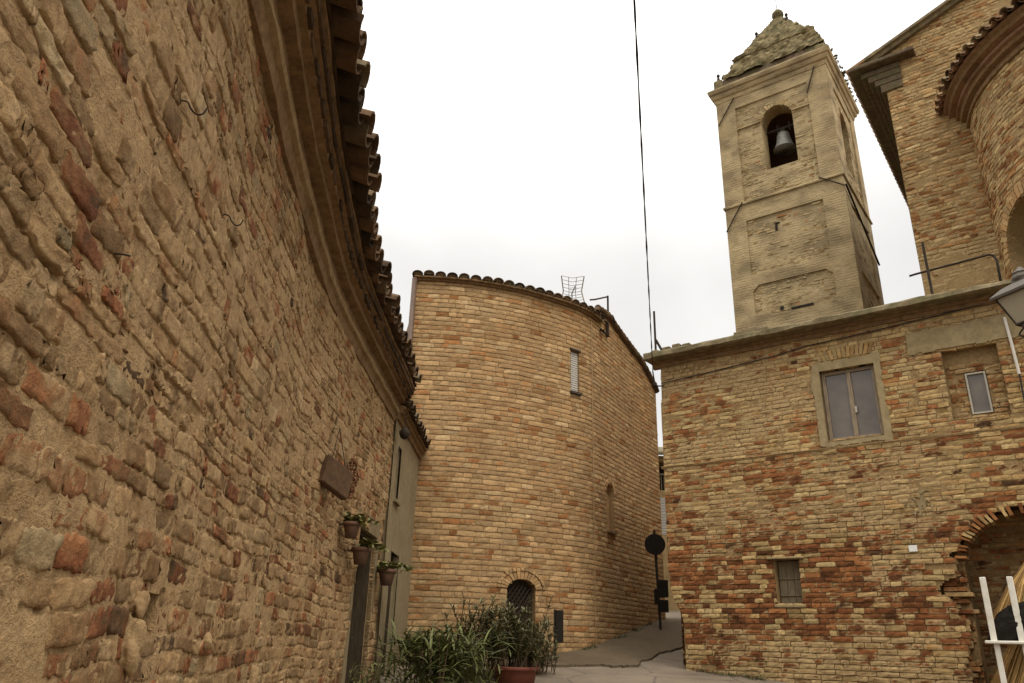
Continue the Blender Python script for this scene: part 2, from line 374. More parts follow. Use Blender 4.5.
class Arch:
    def __init__(s, uc, hw, v0, sp, rise): s.uc, s.hw, s.v0, s.sp, s.rise = uc, hw, v0, sp, rise
    def half(s, v):
        q = np.clip((np.asarray(v, float) - s.sp) / s.rise, 0, 1); return np.where((v > s.v0) & (v < s.sp + s.rise), s.hw * np.sqrt(1 - q * q), 0)
    def cut(s, v):
        h = float(s.half(v)); return (s.uc - h, s.uc + h) if h > 0.01 else None
    def inside(s, u, v): return np.abs(u - s.uc) < s.half(v)
    def us(s): return [s.uc - s.hw, s.uc + s.hw]
    def vs(s): return [s.v0, s.sp, s.sp + s.rise]
class JagArch(Arch):
    def half(s, v):
        v = np.asarray(v, float); h = Arch.half(s, v)
        return np.where(h > 0, h + np.where(v < s.sp + .1, .30 * np.clip(vnoise(v * 8.0, v * 0 + 3.3, 5) - .35, 0, 1) + .12 * np.exp(-((v - .85) / .18) ** 2) + .05 * vnoise(v * 30, v * 0, 2), .03 * vnoise(v * 30, v * 0, 2)), 0)
def lines(a, b, step, extra):
    x = list(np.linspace(a, b, max(2, int(round((b - a) / step)) + 1)))
    for e in extra:
        if a < e < b:
            i = int(np.argmin(np.abs(np.array(x) - e)))
            if 0 < i < len(x) - 1 and abs(x[i] - e) < step * .6: x[i] = e
            else: x.append(e)
    return np.array(sorted(x))
def backing(mb, P, u0, u1, v0, v1, step, wf, openings=(), top=None, left=None, mat=1, smearA=0):
    U = lines(u0, u1, step, [e for o in openings for e in o.us()]); V = lines(v0, v1, step, [e for o in openings for e in o.vs()])
    uu, vv = np.meshgrid(U, V, indexing='ij'); ww = wf(uu, vv)
    pts = P(uu, vv, ww).reshape(-1, 3); nu, nv = len(U), len(V)
    i, j = np.meshgrid(np.arange(nu - 1), np.arange(nv - 1), indexing='ij')
    cu = (U[:-1] + U[1:])[:, None] / 2 + 0 * j; cv = (V[:-1] + V[1:])[None, :] / 2 + 0 * i
    keep = np.ones_like(cu, bool)
    for o in openings: keep &= ~o.inside(cu, cv)
    if top is not None: keep &= cv < top(cu)
    if left is not None: keep &= cu > left(cv)
    a = (i * nv + j)[keep]; F = np.stack([a, a + nv, a + nv + 1, a + 1], -1)
    mb.add(pts, F, mat)
def bricks(mb, P, u0, u1, v0, v1, course, L=(.2, .3), gap=(.012, .014), w0=.0, sd=.006, jit=.005, openings=(), top=None, left=None,
           tone=None, smear=None, drop=None, nx=3, ny=2, depth=.04, bev=.008, header=.25, hj=.1, mat=0, rough=.003, seed=1, round_=.12, split=0):
    r = np.random.default_rng(seed); B = []
    v = v0
    while v < v1:
        h = course * (1 + r.normal() * hj * .5); vm = v + h / 2
        lo = u0 if left is None else max(u0, float(left(vm)))
        iv = [(lo, u1)]
        for o in openings:
            c = o.cut(vm)
            if c:
                n = []
                for a, b in iv:
                    if c[1] <= a or c[0] >= b: n.append((a, b))
                    else:
                        if c[0] > a: n.append((a, c[0]))
                        if c[1] < b: n.append((c[1], b))
                iv = n
        u = u0 - r.random() * .25; ph = r.random() * 6
        while u < u1:
            l = (L[0] + (L[1] - L[0]) * r.random()) * (.52 if r.random() < header else 1)
            for a, b in iv:
                p, q = max(u, a), min(u + l, b)
                if q - p > .045:
                    if top is not None and vm > float(top((p + q) / 2)) - h * .4: continue
                    B.append((p, q, v, v + h))
            u += l
        v += h
    B = np.array(B); nb = len(B)
    if drop is not None:
        k = r.random(nb) > drop((B[:, 0] + B[:, 1]) / 2, (B[:, 2] + B[:, 3]) / 2); B = B[k]; nb = len(B)
    uc = (B[:, 0] + B[:, 1]) / 2; vc = (B[:, 2] + B[:, 3]) / 2
    hu = (B[:, 1] - B[:, 0]) / 2 - gap[0] / 2; hv = (B[:, 3] - B[:, 2]) / 2 - gap[1] / 2
    s = np.r_[-1, -1, np.linspace(-1, 1, nx + 2), 1, 1][1:-1] if False else np.r_[-1, np.linspace(-1, 1, nx + 1), 1]
    tt = np.r_[-1, np.linspace(-1, 1, ny + 1), 1]
    crisp = nx >= 7
    if crisp: s = np.r_[-1, -1, -.95, np.linspace(-1, 1, nx + 1)[1:-1], .95, 1, 1]; tt = np.r_[-1, -1, -.86, np.linspace(-1, 1, ny + 1)[1:-1], .86, 1, 1]
    ns, nt_ = len(s), len(tt); SS, TT = np.meshgrid(s, tt, indexing='ij')
    II, JJ = np.meshgrid(np.arange(ns), np.arange(nt_), indexing='ij')
    ring0 = (II == 0) | (II == ns - 1) | (JJ == 0) | (JJ == nt_ - 1)
    Ic = np.clip(II, 1, ns - 2); Jc = np.clip(JJ, 1, nt_ - 2)
    ring1 = (Ic == 1) | (Ic == ns - 2) | (Jc == 1) | (Jc == nt_ - 2)
    corner = ((Ic == 1) | (Ic == ns - 2)) & ((Jc == 1) | (Jc == nt_ - 2))
    j1 = r.normal(size=(nb, ns, nt_)) * jit; j2 = r.normal(size=(nb, ns, nt_)) * jit; bi = np.arange(nb)[:, None, None]
    Ij, Jj = (np.where(Ic == 2, 1, np.where(Ic == ns - 3, ns - 2, Ic)), np.where(Jc == 2, 1, np.where(Jc == nt_ - 3, nt_ - 2, Jc))) if crisp else (Ic, Jc)
    j1 = j1[bi, Ij[None], Jj[None]]; j2 = j2[bi, Ij[None], Jj[None]]
    if crisp: corner = ((Ij == 1) | (Ij == ns - 2)) & ((Jj == 1) | (Jj == nt_ - 2))
    cs = np.where(corner, 1 - round_, 1)
    tilt = r.normal(size=nb) * .03
    uu = uc[:, None, None] + SS * hu[:, None, None] * np.where(corner, 1 - round_ * .35, 1) + j1
    vv = vc[:, None, None] + TT * hv[:, None, None] * cs + j2 * .6 + tilt[:, None, None] * SS * hu[:, None, None]
    wf = w0 + r.normal(size=nb) * sd
    ww = wf[:, None, None] + r.normal(size=(nb, ns, nt_)) * rough + (r.normal(size=nb) * sd * .5)[:, None, None] * SS
    ww = np.where(ring1, ww - bev, ww); ww = np.where(ring0, -depth, ww)
    pts = P(uu, vv, ww).reshape(-1, 3)
    tn = tone(uc, vc, r) if tone is not None else r.random(nb)
    sm = smear(uc, vc, r) if smear is not None else np.zeros(nb)
    col = np.zeros((nb, ns, nt_, 4)); col[..., 0] = tn[:, None, None]; col[..., 1] = r.random(nb)[:, None, None]
    col[..., 2] = np.where(ring0 | ring1, 1.0, .0)[None]; col[..., 3] = sm[:, None, None]
    i, j = np.meshgrid(np.arange(ns - 1), np.arange(nt_ - 1), indexing='ij'); a = (i * nt_ + j).ravel()
    F = np.stack([a, a + nt_, a + nt_ + 1, a + 1], -1)
    F = (F[None] + (np.arange(nb) * ns * nt_)[:, None, None]).reshape(-1, 4)
    mb.add(pts, F, mat, col.reshape(-1, 4))
def voussoirs(mb, P, uc, sp, hw, rise, n, l, w=(.0, .02), th=None, mat=0, a0=0., a1=math.pi, tone=None, seed=3, drop=0, depth=.12, fill=.40):
    r = random.Random(seed)
    for k in range(n):
        if r.random() < drop: continue
        a = a0 + (a1 - a0) * (k + .5) / n; da = (a1 - a0) / n * fill
        c = []
        ll = l * (1 + r.uniform(-.2, .2)); wf = w[0] + r.random() * (w[1] - w[0])
        for aa, q in ((a - da, 0), (a + da, 0), (a + da, 1), (a - da, 1)):
            c.append((uc - math.cos(aa) * (hw + q * ll) + r.uniform(-.004, .004), sp + math.sin(aa) * (rise + q * ll) + r.uniform(-.004, .004)))
        c = np.array(c)
        f = P(c[:, 0], c[:, 1], wf); b = P(c[:, 0], c[:, 1], -depth)
        tn = tone() if tone else r.random()
        mb.add(np.vstack([f, b]), [(0, 1, 2, 3), (0, 4, 5, 1), (1, 5, 6, 2), (2, 6, 7, 3), (3, 7, 4, 0)], mat, (tn, r.random(), .3, 0))
def reveal_rect(mb, P, a, b, c, d, dep, mat=1, w=.0, back=None, n=4, thick=None):
    for (ua, va, ub, vb) in ((a, c, a, d), (a, d, b, d), (b, d, b, c), (b, c, a, c)):
        U = np.linspace(ua, ub, n); V = np.linspace(va, vb, n)
        mb.add(np.vstack([P(U, V, w), P(U, V, -dep)]), [(i, i + 1, n + i + 1, n + i) for i in range(n - 1)], mat, (.45, .5, .6, .1))
    if back is not None: mb.add(P(np.array([a, b, b, a]), np.array([c, c, d, d]), -dep), [(0, 1, 2, 3)], back)
def reveal_arch(mb, P, A, dep, mat=1, w=0., back=None, n=18):
    t_ = np.linspace(0, math.pi, n); U = np.r_[A.uc - A.hw, A.uc - np.cos(t_) * A.hw, A.uc + A.hw]; V = np.r_[A.v0, A.sp + np.sin(t_) * A.rise, A.v0]; k = len(U)
    mb.add(np.vstack([P(U, V, w), P(U, V, -dep)]), [(i, i + 1, k + i + 1, k + i) for i in range(k - 1)], mat, (.45, .5, .6, .1))
    if back is not None: mb.add(P(U, V, -dep), [list(range(k))], back)
def pbox(mb, P, u0, u1, v0, v1, w0, w1, mat=0, col=(.5, .5, 0, 0), bev=.004, nu=1):
    """box in wall coordinates, straight between its ends"""
    um = (u0 + u1) / 2; T, N, Z = P.frame(um); c = P(um, (v0 + v1) / 2, (w0 + w1) / 2)
    mb.box(c, (abs(u1 - u0), abs(w1 - w0), abs(v1 - v0)), (T, N, Z), mat, col, bev)
def sweep(mb, P, us, prof, mat=0, jitter=0, seed=0, mats=None, closed=True):
    us = np.asarray(us); k = len(prof); r = np.random.default_rng(seed); V = []
    for q, (w_, v_) in enumerate(prof):
        jn = fbm(us * 3.1 + q * 7.7, us * 0 + q, seed) * jitter * 2
        V.append(P(us, v_ + jn * .7, w_ + jn))
    V = np.stack(V, 1).reshape(-1, 3); n = len(us)
    for q in range(k if closed else k - 1):
        F = [(i * k + q, i * k + (q + 1) % k, (i + 1) * k + (q + 1) % k, (i + 1) * k + q) for i in range(n - 1)]
        mb.add(V, F, mats[q] if mats else mat)
    if closed:
        mb.add(V[:k], [list(range(k))], mat); mb.add(V[-k:], [list(range(k))[::-1]], mat)
def coppi(mb, P, us, rows, w_edge, v_edge, slope, r=.085, ln=.42, pitch_=.34, jitter=.02, seed=0, mat=0, pan=True, both=1, lift=.03, fill=False, squash=.9):
    """rows of barrel tiles: us = positions along the eave, running inward and up from the eave edge"""
    rr = random.Random(seed); n = 7
    for u in us:
        T, N, Z = P.frame(u)
        for kind in ((0, 1) if pan else (0,)):
            uu = u + (.5 * (us[1] - us[0]) if kind else 0) * both
            Tn, Nn, Zn = P.frame(uu); ang = rr.uniform(-.06, .06)
            for k in range(rows):
                e = P(uu, v_edge, (w_edge(uu) if callable(w_edge) else w_edge) + (rr.uniform(-jitter, jitter) if k == 0 else 0) - (.03 if kind else 0)) + Zn * rr.uniform(-.008, .008)
                a = e + (-Nn * math.cos(slope) + Zn * math.sin(slope)) * (k * pitch_)
                dirv = -Nn * math.cos(slope) + Zn * math.sin(slope) * .93 + Tn * ang
                upv = Zn * math.cos(slope) + Nn * math.sin(slope)
                pts = []
                for q, (rad, off) in enumerate(((r, 0), (r * .82, ln))):
                    for th in (0, -.018):
                        for i in range(n):
                            t = math.pi * i / (n - 1)
                            sg = -1 if kind else 1
                            pts.append(a + dirv * off + Tn * (rad + th) * math.cos(t) * 1.0 + upv * sg * (rad + th) * math.sin(t) * squash + upv * (lift if kind == 0 else lift + .025))
                o = lambda q, h: (q * 2 + h) * n
                F = []
                for i in range(n - 1):
                    F += [(o(0, 0) + i, o(0, 0) + i + 1, o(1, 0) + i + 1, o(1, 0) + i), (o(0, 1) + i, o(1, 1) + i, o(1, 1) + i + 1, o(0, 1) + i + 1),
                          (o(0, 0) + i, o(0, 1) + i, o(0, 1) + i + 1, o(0, 0) + i + 1)]
                F += [(o(0, 0), o(1, 0), o(1, 1), o(0, 1)), (o(0, 0) + n - 1, o(0, 1) + n - 1, o(1, 1) + n - 1, o(1, 0) + n - 1)]
                mb.add(pts, F, mat, (rr.random(), rr.random(), 0, 0))
                if fill and k == 0 and kind == 0: mb.add([p + dirv * (.02 + .015 * rr.random()) for p in pts[n:2 * n]], [list(range(n))], mat, (rr.uniform(.5, 1), rr.random(), .6, .25))

# ------------------------------------------------------------------ ground
GY = [-400, -20, -5, 0, 9.5, 12, 13, 13.8, 14.6, 17.3, 18, 26, 60, 400]; GZ = [-3.5, -2.6, -1.9, -1.6, -.85, -.42, -.31, -.23, -.05, .45, .55, 1.1, 1.6, 1.8]
def gz(x, y): return np.interp(y, GY, GZ) + .02 * fbm(np.asarray(x) * .7, np.asarray(y) * .7, 5) - .02 * np.clip(np.asarray(x), 0, 4) * 0
mb = MB()
gx = np.r_[-400, -120, -40, -15, np.linspace(-6, 12, 73), 20, 45, 120, 400]; gy = np.r_[-400, -120, -40, -15, np.linspace(-5, 30, 141), 45, 90, 180, 400]
X, Y = np.meshgrid(gx, gy, indexing='ij'); Z = gz(X, Y); n1_, n2_ = len(gx), len(gy)
i, j = np.meshgrid(np.arange(n1_ - 1), np.arange(n2_ - 1), indexing='ij'); a = (i * n2_ + j).ravel()
mb.add(np.stack([X, Y, Z], -1).reshape(-1, 3), np.stack([a, a + n2_, a + n2_ + 1, a + 1], -1))
tag(mb.build('street_ground', K['street'], smooth=True), 'worn grey brown street surface climbing between the buildings', 'street', kind='structure')
# asphalt strip along the curved house
E1 = [(-1.6, 12.62), (-.4, 12.7), (.35, 12.72), (.87, 12.82), (1.2, 12.95), (1.5, 13.0), (1.75, 12.93), (1.95, 13.0), (2.15, 13.1), (2.2, 13.35), (2.3, 13.65), (2.7, 14.2), (3.0, 14.55), (3.35, 15.0), (3.7, 15.9), (4.1, 17.2), (4.6, 18.6)]
E2 = [(-1.8, 13.3), (-.4, 13.5), (.35, 13.8), (.8, 14.1), (1.1, 14.25), (1.3, 14.45), (1.5, 14.7), (1.65, 14.9), (1.85, 15.2), (2.0, 15.5), (2.2, 15.8), (2.5, 16.3), (2.8, 16.8), (3.0, 17.2), (3.2, 17.5), (3.4, 17.9), (3.7, 18.7)]
E1 = catmull(E1, 6); E2 = catmull(E2, 6); E1 = E1 + np.stack([fbm(np.arange(len(E1)) * .8, 0, 3), fbm(np.arange(len(E1)) * .8, 4, 9)], -1) * .16
mb = MB(); k = len(E1); top = []
for q in np.linspace(0, 1, 12): p = E1 * (1 - q) + E2 * q; top.append(np.c_[p, gz(p[:, 0], p[:, 1]) + .035 - .004 * q])
low = np.c_[E1, gz(E1[:, 0], E1[:, 1]) - .03]
V = np.vstack([low] + top)
mb.add(V, [(r_ * k + i, r_ * k + i + 1, (r_ + 1) * k + i + 1, (r_ + 1) * k + i) for r_ in range(12) for i in range(k - 1)])
tag(mb.build('asphalt_patch', K['asphalt']), 'darker asphalt strip with ragged edge beside the curved brick house', 'pavement', kind='structure')

# ------------------------------------------------------------------ 1. old brick house along the left edge
LP = [(-.82, -3.0), (-.93, -1.0), (-1.0, 0.3), (-1.16, 1.6), (-1.36, 3.05), (-1.43, 3.6), (-1.53, 4.35), (-1.61, 5.2), (-1.71, 6.5), (-1.71, 8.0), (-1.68, 9.2), (-1.65, 10.55)]
PL = Path(LP, True)
def uL(y): return float(np.interp(y, PL.p[:, 1], PL.S))
PL.bulge = lambda u, v: .045 * fbm(u * .9, v * .9 + 3, 21, 3) * 2 + .02 * fbm(u * 3.1, v * 3.1, 27, 2)
PL.vw = lambda u, v: (.05 * fbm(u * .8, v * .5, 33, 3) * 2 + .02 * fbm(u * 3, v * 2, 35, 2) * 2) * np.clip((2.85 - v) / .5, 0, 1)
old = root('old_brick_house', (-1.7, 6, -1.2), 'rough old brick and rubble house filling the left side, with projecting tiled eaves', 'house')
dA = Rect(uL(8.92), uL(10.06), -2.0, 1.2)                       # first doorway
hole = Rect(uL(3.1), uL(3.32), .02, .15)
mb = MB()
u0, u1 = uL(.6), uL(10.55)
def tone_old(u, v, r):
    n = len(u); t = np.clip(.60 + r.normal(size=n) * .12, 0, 1)
    k = r.random(n); t = np.where(k < .13, .2 + r.random(n) * .12, t); t = np.where((k > .11) & (k < .15), .06 + r.random(n) * .1, t); t = np.where(k > .93, .95, t)
    return t
def smear_old(u, v, r): return fbm(u * .8, v * .8, 77, 3) * .7 + r.normal(size=len(u)) * .16 + np.where(v > 1.4, .08, -.02)
bricks(mb, PL, u0, u1, -1.7, 2.92, .083, (.15, .30), (.013, .012), .000, .0042, .006, [dA, hole], None, None, tone_old, smear_old, lambda u, v: .02 + 0 * u, 9, 4, .05, .006, .38, .5, 0, .0028, 11, .08)
def wf_old(u, v): return -.0045 + .013 * fbm(u * 2.2, v * 2.2, 41, 4) + .012 * fbm(u * 9, v * 9, 43, 3) + .006 * fbm(u * 40, v * 40, 47, 1) - .05 * np.clip(fbm(u * 5, v * 9, 49, 3) - .22, 0, 1) * 3
backing(mb, PL, u0, u1, -1.8, 3.0, .024, wf_old, [dA, hole])
backing(mb, PL, 0, u0, -2.4, 3.0, .12, wf_old)
reveal_rect(mb, PL, dA.a, dA.b, dA.c, dA.d, .46, 1); reveal_rect(mb, PL, hole.a, hole.b, hole.c, hole.d, .12, 1, 0, 1)
# rear shell so the house is solid
bk = [(-5.2, -3.0), (-5.4, 10.55)]
for A_, B_ in (((LP[0][0], LP[0][1]), bk[0]), (bk[0], bk[1]), (bk[1], (-1.66, 10.55))):
    mb.quad((A_[0], A_[1], -2.4), (B_[0], B_[1], -2.4), (B_[0], B_[1], 3.1), (A_[0], A_[1], 3.1), 1)
mb.build('wall', [K['brick_old'], K['mortar_old']], old, smooth=True)
# pale stone knob sticking out by the hole
def stone(parent, u, v, w_, sz, seed, name='stone', m=None):
    mb = MB(); r = np.random.default_rng(seed); T, N, Zv = PL.frame(u); c = PL(u, v, w_)
    th, ph = np.meshgrid(np.linspace(0, math.pi, 22), np.linspace(0, 2 * math.pi, 28, endpoint=False), indexing='ij')
    P3 = np.stack([np.sin(th) * np.cos(ph), np.sin(th) * np.sin(ph), np.cos(th)], -1)
    rad = 1 + 1.0 * fbm(P3[..., 0] * 1.3 + P3[..., 2] * 2 + seed, P3[..., 1] * 1.3 + 5, seed, 3)
    Q = P3 * rad[..., None] * np.array(sz); Q = Q.reshape(-1, 3) @ np.array([T, N, Zv])
    mb.add(c + Q, [(i * 28 + q, i * 28 + (q + 1) % 28, (i + 1) * 28 + (q + 1) % 28, (i + 1) * 28 + q) for i in range(21) for q in range(28)], 0, (.8, .75, 0, .12))
    return mb.build(name, m or K['brick_old'], parent, smooth=True)
stone(old, uL(2.94), -.04, .012, (.055, .04, .10), 3); stone(old, uL(3.0), .10, .008, (.07, .03, .05), 4)
stone(old, uL(4.15), -.02, .01, (.035, .03, .04), 6); stone(old, uL(5.4), -.30, .01, (.04, .03, .12), 9)
# cornice
us = np.linspace(uL(-2.8), uL(10.62), 150)
PLs = Path(LP, True)
mb = MB()
prof = [(-.1, 2.86), (.03, 2.875), (.045, 2.96), (.05, 2.972), (.078, 2.985), (.088, 3.02), (.07, 3.05), (.07, 3.13), (.15, 3.14), (.152, 3.2), (.2, 3.21), (.2, 3.265), (.24, 3.275), (.24, 3.34), (.28, 3.345), (.28, 3.375), (-.1, 3.5)]
sweep(mb, PLs, us, prof, 1, .012, 4, [1, 1, 1, 0, 0, 0, 1, 1, 1, 1, 1, 1, 1, 1, 1, 1, 1])
mb.build('cornice', [K['moulding'], K['cornice_brick']], old)
mb = MB()     # brick teeth between corbel rows
r = random.Random(5); u = uL(-2.6)
while u < uL(10.5):
    l = r.uniform(.1, .16); pbox(mb, PLs, u, u + l, 3.215, 3.27, .1, .215 + r.uniform(-.012, .02), 0, (r.random() * .5, r.random(), 0, 0)); u += l + r.uniform(.03, .09)
u = uL(-2.6)
while u < uL(10.5):
    l = r.uniform(.22, .3); pbox(mb, PLs, u, u + l - .012, 3.28, 3.335, .1, .265 + r.uniform(-.012, .012), 0, (r.random() * .5, r.random(), 0, 0)); u += l
mb.build('corbel_brick', K['tile'], old)
mb = MB(); tus = np.arange(uL(-2.6), uL(10.5), .265)
coppi(mb, PLs, tus, 3, lambda u: float(np.interp(u, [uL(5), uL(10.5)], [.46, .34])), 3.41, R_(15), .112, .45, .34, .04, 8)
a_ = PLs(us, 3.4, .3); b_ = PLs(us, 4.5, -3.6); n = len(us)
mb.add(np.vstack([a_, b_]), [(i, i + 1, n + i + 1, n + i) for i in range(n - 1)], 0, (.3, .5, 0, 0))
mb.build('roof', K['tile'], old)
# first doorway: grey surround, recessed wooden door
def doorway(parent, P, a, b, bot, topv, fw_, fl, name='door', dm='wood_door'):
    mb = MB(); e = .012
    pbox(mb, P, a - fw_, a, bot, topv + fl, -.05, e, 0); pbox(mb, P, b, b + fw_, bot, topv + fl, -.05, e, 0); pbox(mb, P, a - .001, b + .001, topv, topv + fl, -.05, e - .003, 0)
    mb.build('door_frame', K['frame_stone'], parent)
    mb = MB(); pbox(mb, P, a + .002, a + .04, bot, topv - .002, -.44, -.052); pbox(mb, P, b - .04, b - .002, bot, topv - .002, -.44, -.052); pbox(mb, P, a + .042, b - .042, topv - .05, topv - .004, -.44, -.052); mb.build('shade_lining', K[dm], parent)  # dark wood lining added to stand in for shade inside the deep reveal
    mb = MB(); nb = 5; a, b = a + .042, b - .042
    for k in range(nb):
        p = a + (b - a) * k / nb; q = a + (b - a) * (k + 1) / nb
        pbox(mb, P, p + .003, q - .003, bot, topv - .05, -.42, -.38 + .004 * (k % 2), 0)
    for zv in (bot + .35, (bot + topv) / 2, topv - .25): pbox(mb, P, a + .02, b - .02, zv, zv + .1, -.376, -.36, 0)
    dd = mb.build(name, K[dm], parent)
    mb = MB(); mb.lathe(P(a + .1, (bot + topv) / 2 - .05, -.37), [(.02, 0), (.02, .02), (.032, .04), (.03, .06), (.012, .07)], 10, P.frame(a)[1]); mb.build('door_knob', K['iron'], dd)
PD = Path(LP, True)
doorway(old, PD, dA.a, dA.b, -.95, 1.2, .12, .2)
# iron hooks and nails in the wall
def hook(parent, y, z, kind):
    mb = MB(); u = uL(y); c = PL(u, z, .0); T, N, Zv = PL.frame(u)
    if kind: pts = [c - N * .03, c + N * .02, c + N * .035 - Zv * .022 + T * .005, c + N * .055 - Zv * .04 + T * .015, c + N * .075 - Zv * .03 + T * .025, c + N * .085 + Zv * .0 + T * .03]
    else: pts = [c - N * .03, c + N * .02, c + N * .045 + T * .01]
    mb.tube(catmull(pts, 5), .0034, 6); return mb.build('iron_hook', K['iron'], parent, True)
hook(old, 2.31, 1.85, 1); hook(old, 3.19, 1.84, 1); hook(old, 2.13, 1.12, 0); hook(old, 7.2, 1.86, 0)

# ------------------------------------------------------------------ 2. narrow plastered house past it
PP = Path([(-1.635, 10.50), (-1.62, 11.5), (-1.58, 13.05)])
uP = lambda y: y - 10.50
ph = root('plastered_house', (-1.7, 11.8, -.6), 'narrow grey plastered house wall squeezed between old brick house and curved brick house', 'house')
win2 = Rect(uP(10.85), uP(11.2), 1.85, 2.62); d2 = Rect(uP(10.98), uP(11.75), -1.5, 1.15)
mb = MB(); backing(mb, PP, 0, PP.L, -1.2, 3.0, .06, lambda u, v: .03 + .02 * fbm(u * 2, v * 2, 51, 3), [win2, d2], mat=0)
mb.quad((-1.6, 10.565, -1.2), (-2.2, 10.565, -1.2), (-2.2, 10.565, 3.0), (-1.6, 10.565, 3.0), 0)
reveal_rect(mb, PP, win2.a, win2.b, win2.c, win2.d, .14, 0); reveal_rect(mb, PP, d2.a, d2.b, d2.c, d2.d, .46, 0)
for A_, B_ in (((-1.58, 13.05), (-5, 13.05)), ((-5, 13.05), (-5, 10.56))): mb.quad((*A_, -1.2), (*B_, -1.2), (*B_, 3.0), (*A_, 3.0), 0)
mb.build('wall', K['plaster'], ph)
mb = MB(); pbox(mb, PP, win2.a, win2.b, win2.c, win2.d, -.16, -.1); o = mb.build('window', K['wood_dark'], ph)
mb = MB()
pbox(mb, PP, win2.a - .05, win2.b + .05, win2.c - .05, win2.c - .003, -.02, .07); mb.build('sill', K['frame_stone'], o)
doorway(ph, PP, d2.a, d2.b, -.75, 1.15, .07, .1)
mb = MB(); us = np.linspace(-.0, PP.L + .02, 20)
sweep(mb, PP, us, [(-.1, 2.9), (.06, 2.92), (.08, 2.99), (.11, 3.0), (.11, 3.05), (.15, 3.06), (.15, 3.09), (-.1, 3.2)], 0, .01, 9); mb.build('cornice', K['cornice_brick'], ph)
mb = MB(); coppi(mb, PP, np.arange(.06, PP.L + .05, .22), 3, .2, 3.10, R_(17), .09, .45, .34, .03, 18)
a_ = PP(us, 3.1, .2); b_ = PP(us, 4.1, -3.2); n = len(us); mb.add(np.vstack([a_, b_]), [(i, i + 1, n + i + 1, n + i) for i in range(n - 1)], 0, (.3, .5, 0, 0))
mb.build('roof', K['tile'], ph)

# ------------------------------------------------------------------ 3. curved tan brick house
HP = [(-1.85, 13.15), (-1.0, 13.22), (-.42, 13.37), (.17, 13.6), (.79, 13.96), (1.17, 14.22), (1.57, 14.6), (1.95, 15.2), (2.57, 16.33), (3.07, 17.2), (3.6, 18.1)]
PH = Path(HP, True)
ch = root('curved_brick_house', (.8, 14.5, -.2), 'tall tan brick house with rounded corner and barrel tile eave, television aerial on its roof', 'house')
arch = Arch(2.215, .275, -.9, .86, .16); upw = Rect(3.27, 3.5, 4.6, 5.46); nich = Arch(4.75, .2, 2.1, 2.86, .2)
HT = lambda u: np.interp(u, [0, 3.95, 4.15, 4.9, 5.1, 6.9, 7.76, 7.9], [6.42, 6.45, 6.66, 6.74, 6.66, 6.36, 5.98, 5.9])
mb = MB()
def tone_tan(u, v, r):
    n = len(u); t = np.clip(.56 + r.normal(size=n) * .11 + fbm(u * .6, v * .6, 61, 2) * .3, .25, 1); k = r.random(n)
    t = np.where(k > .95, .9, t); return np.where(k < .10, .12 + .14 * r.random(n), t)
bricks(mb, PH, 0, PH.L, -.75, 6.8, .0905, (.22, .34), (.005, .015), .002, .0026, .003, [arch, upw, nich], HT, None, tone_tan, lambda u, v, r: fbm(u, v, 65, 3) * .5 + r.normal(size=len(u)) * .1, None, 3, 2, .03, .0035, .3, .12, 0, .0012, 21, .06)
backing(mb, PH, 0, PH.L, -.9, 6.8, .045, lambda u, v: -.0105 + .010 * fbm(u * 9, v * 9, 71, 2), [arch, upw, nich], HT)
voussoirs(mb, PH, arch.uc, arch.sp, arch.hw, arch.rise, 15, .13, (.012, .02), tone=lambda: random.uniform(.45, .75), a0=.02, a1=math.pi - .02)
voussoirs(mb, PH, arch.uc, arch.sp + .0, arch.hw + .14, arch.rise + .14, 17, .05, (.022, .03), tone=lambda: random.uniform(.5, .8), a0=.02, a1=math.pi - .02)
voussoirs(mb, PH, nich.uc, nich.sp, nich.hw, nich.rise, 9, .1, (.006, .012), tone=lambda: random.uniform(.45, .75))
reveal_arch(mb, PH, arch, .22, 1); reveal_arch(mb, PH, nich, .11, 1, 0, 0); reveal_rect(mb, PH, upw.a, upw.b, upw.c, upw.d, .1, 1)
# seam where the two builds meet
sm_u = 3.93; vv = np.linspace(-.5, 6.3, 60); mb.add(np.vstack([PH(sm_u - .02 + .012 * fbm(vv * 3, 0, 1), vv, .009), PH(sm_u + .025 + .012 * fbm(vv * 3, 5, 1), vv, .009)]), [(i, 60 + i, 61 + i, i + 1) for i in range(59)], 0, (.62, .5, .3, .3))
for A_, B_ in (((3.6, 18.1), (-1.2, 21)), ((-1.2, 21), (-3.2, 19)), ((-3.2, 19), (-1.85, 13.15))): mb.quad((*A_, -.9), (*B_, -.9), (*B_, 5.9), (*A_, 5.9), 1)
mb.build('wall', [K['brick_tan'], K['mortar_tan']], ch, smooth=False)
mb = MB(); us = np.linspace(-.04, 4.2, 60)
sweep(mb, PH, us, [(-.05, 6.36), (.05, 6.37), (.05, 6.40), (.11, 6.41), (.11, 6.445), (-.05, 6.5)], 0, .004, 3); mb.build('eave', K['cornice_brick'], ch)
mb = MB(); coppi(mb, PH, np.arange(.02, 4.2, .218), 5, .15, 6.46, R_(14), .105, .45, .36, .012, 28, lift=-.012, fill=True, squash=.72)
vs_ = np.linspace(4.0, 7.86, 22)
for q in range(len(vs_) - 1):     # verge tiles laid along the falling gable edge
    a = PH(vs_[q], float(HT(vs_[q])) + .03, .03); b = PH(vs_[q + 1] + .05, float(HT(vs_[q + 1] + .05)) + .015, .03); T, N, Zv = PH.frame(vs_[q])
    mb.tube([a, b], [.075, .06], 8, 0, (random.random(), random.random(), 0, 0))
    mb.box((a + b) / 2 - Zv * .06 + N * -.02, (np.linalg.norm(b - a), .2, .04), (T, N, Zv), 0, (.2, .4, 0, 0)) if vs_[q] > 8 else None
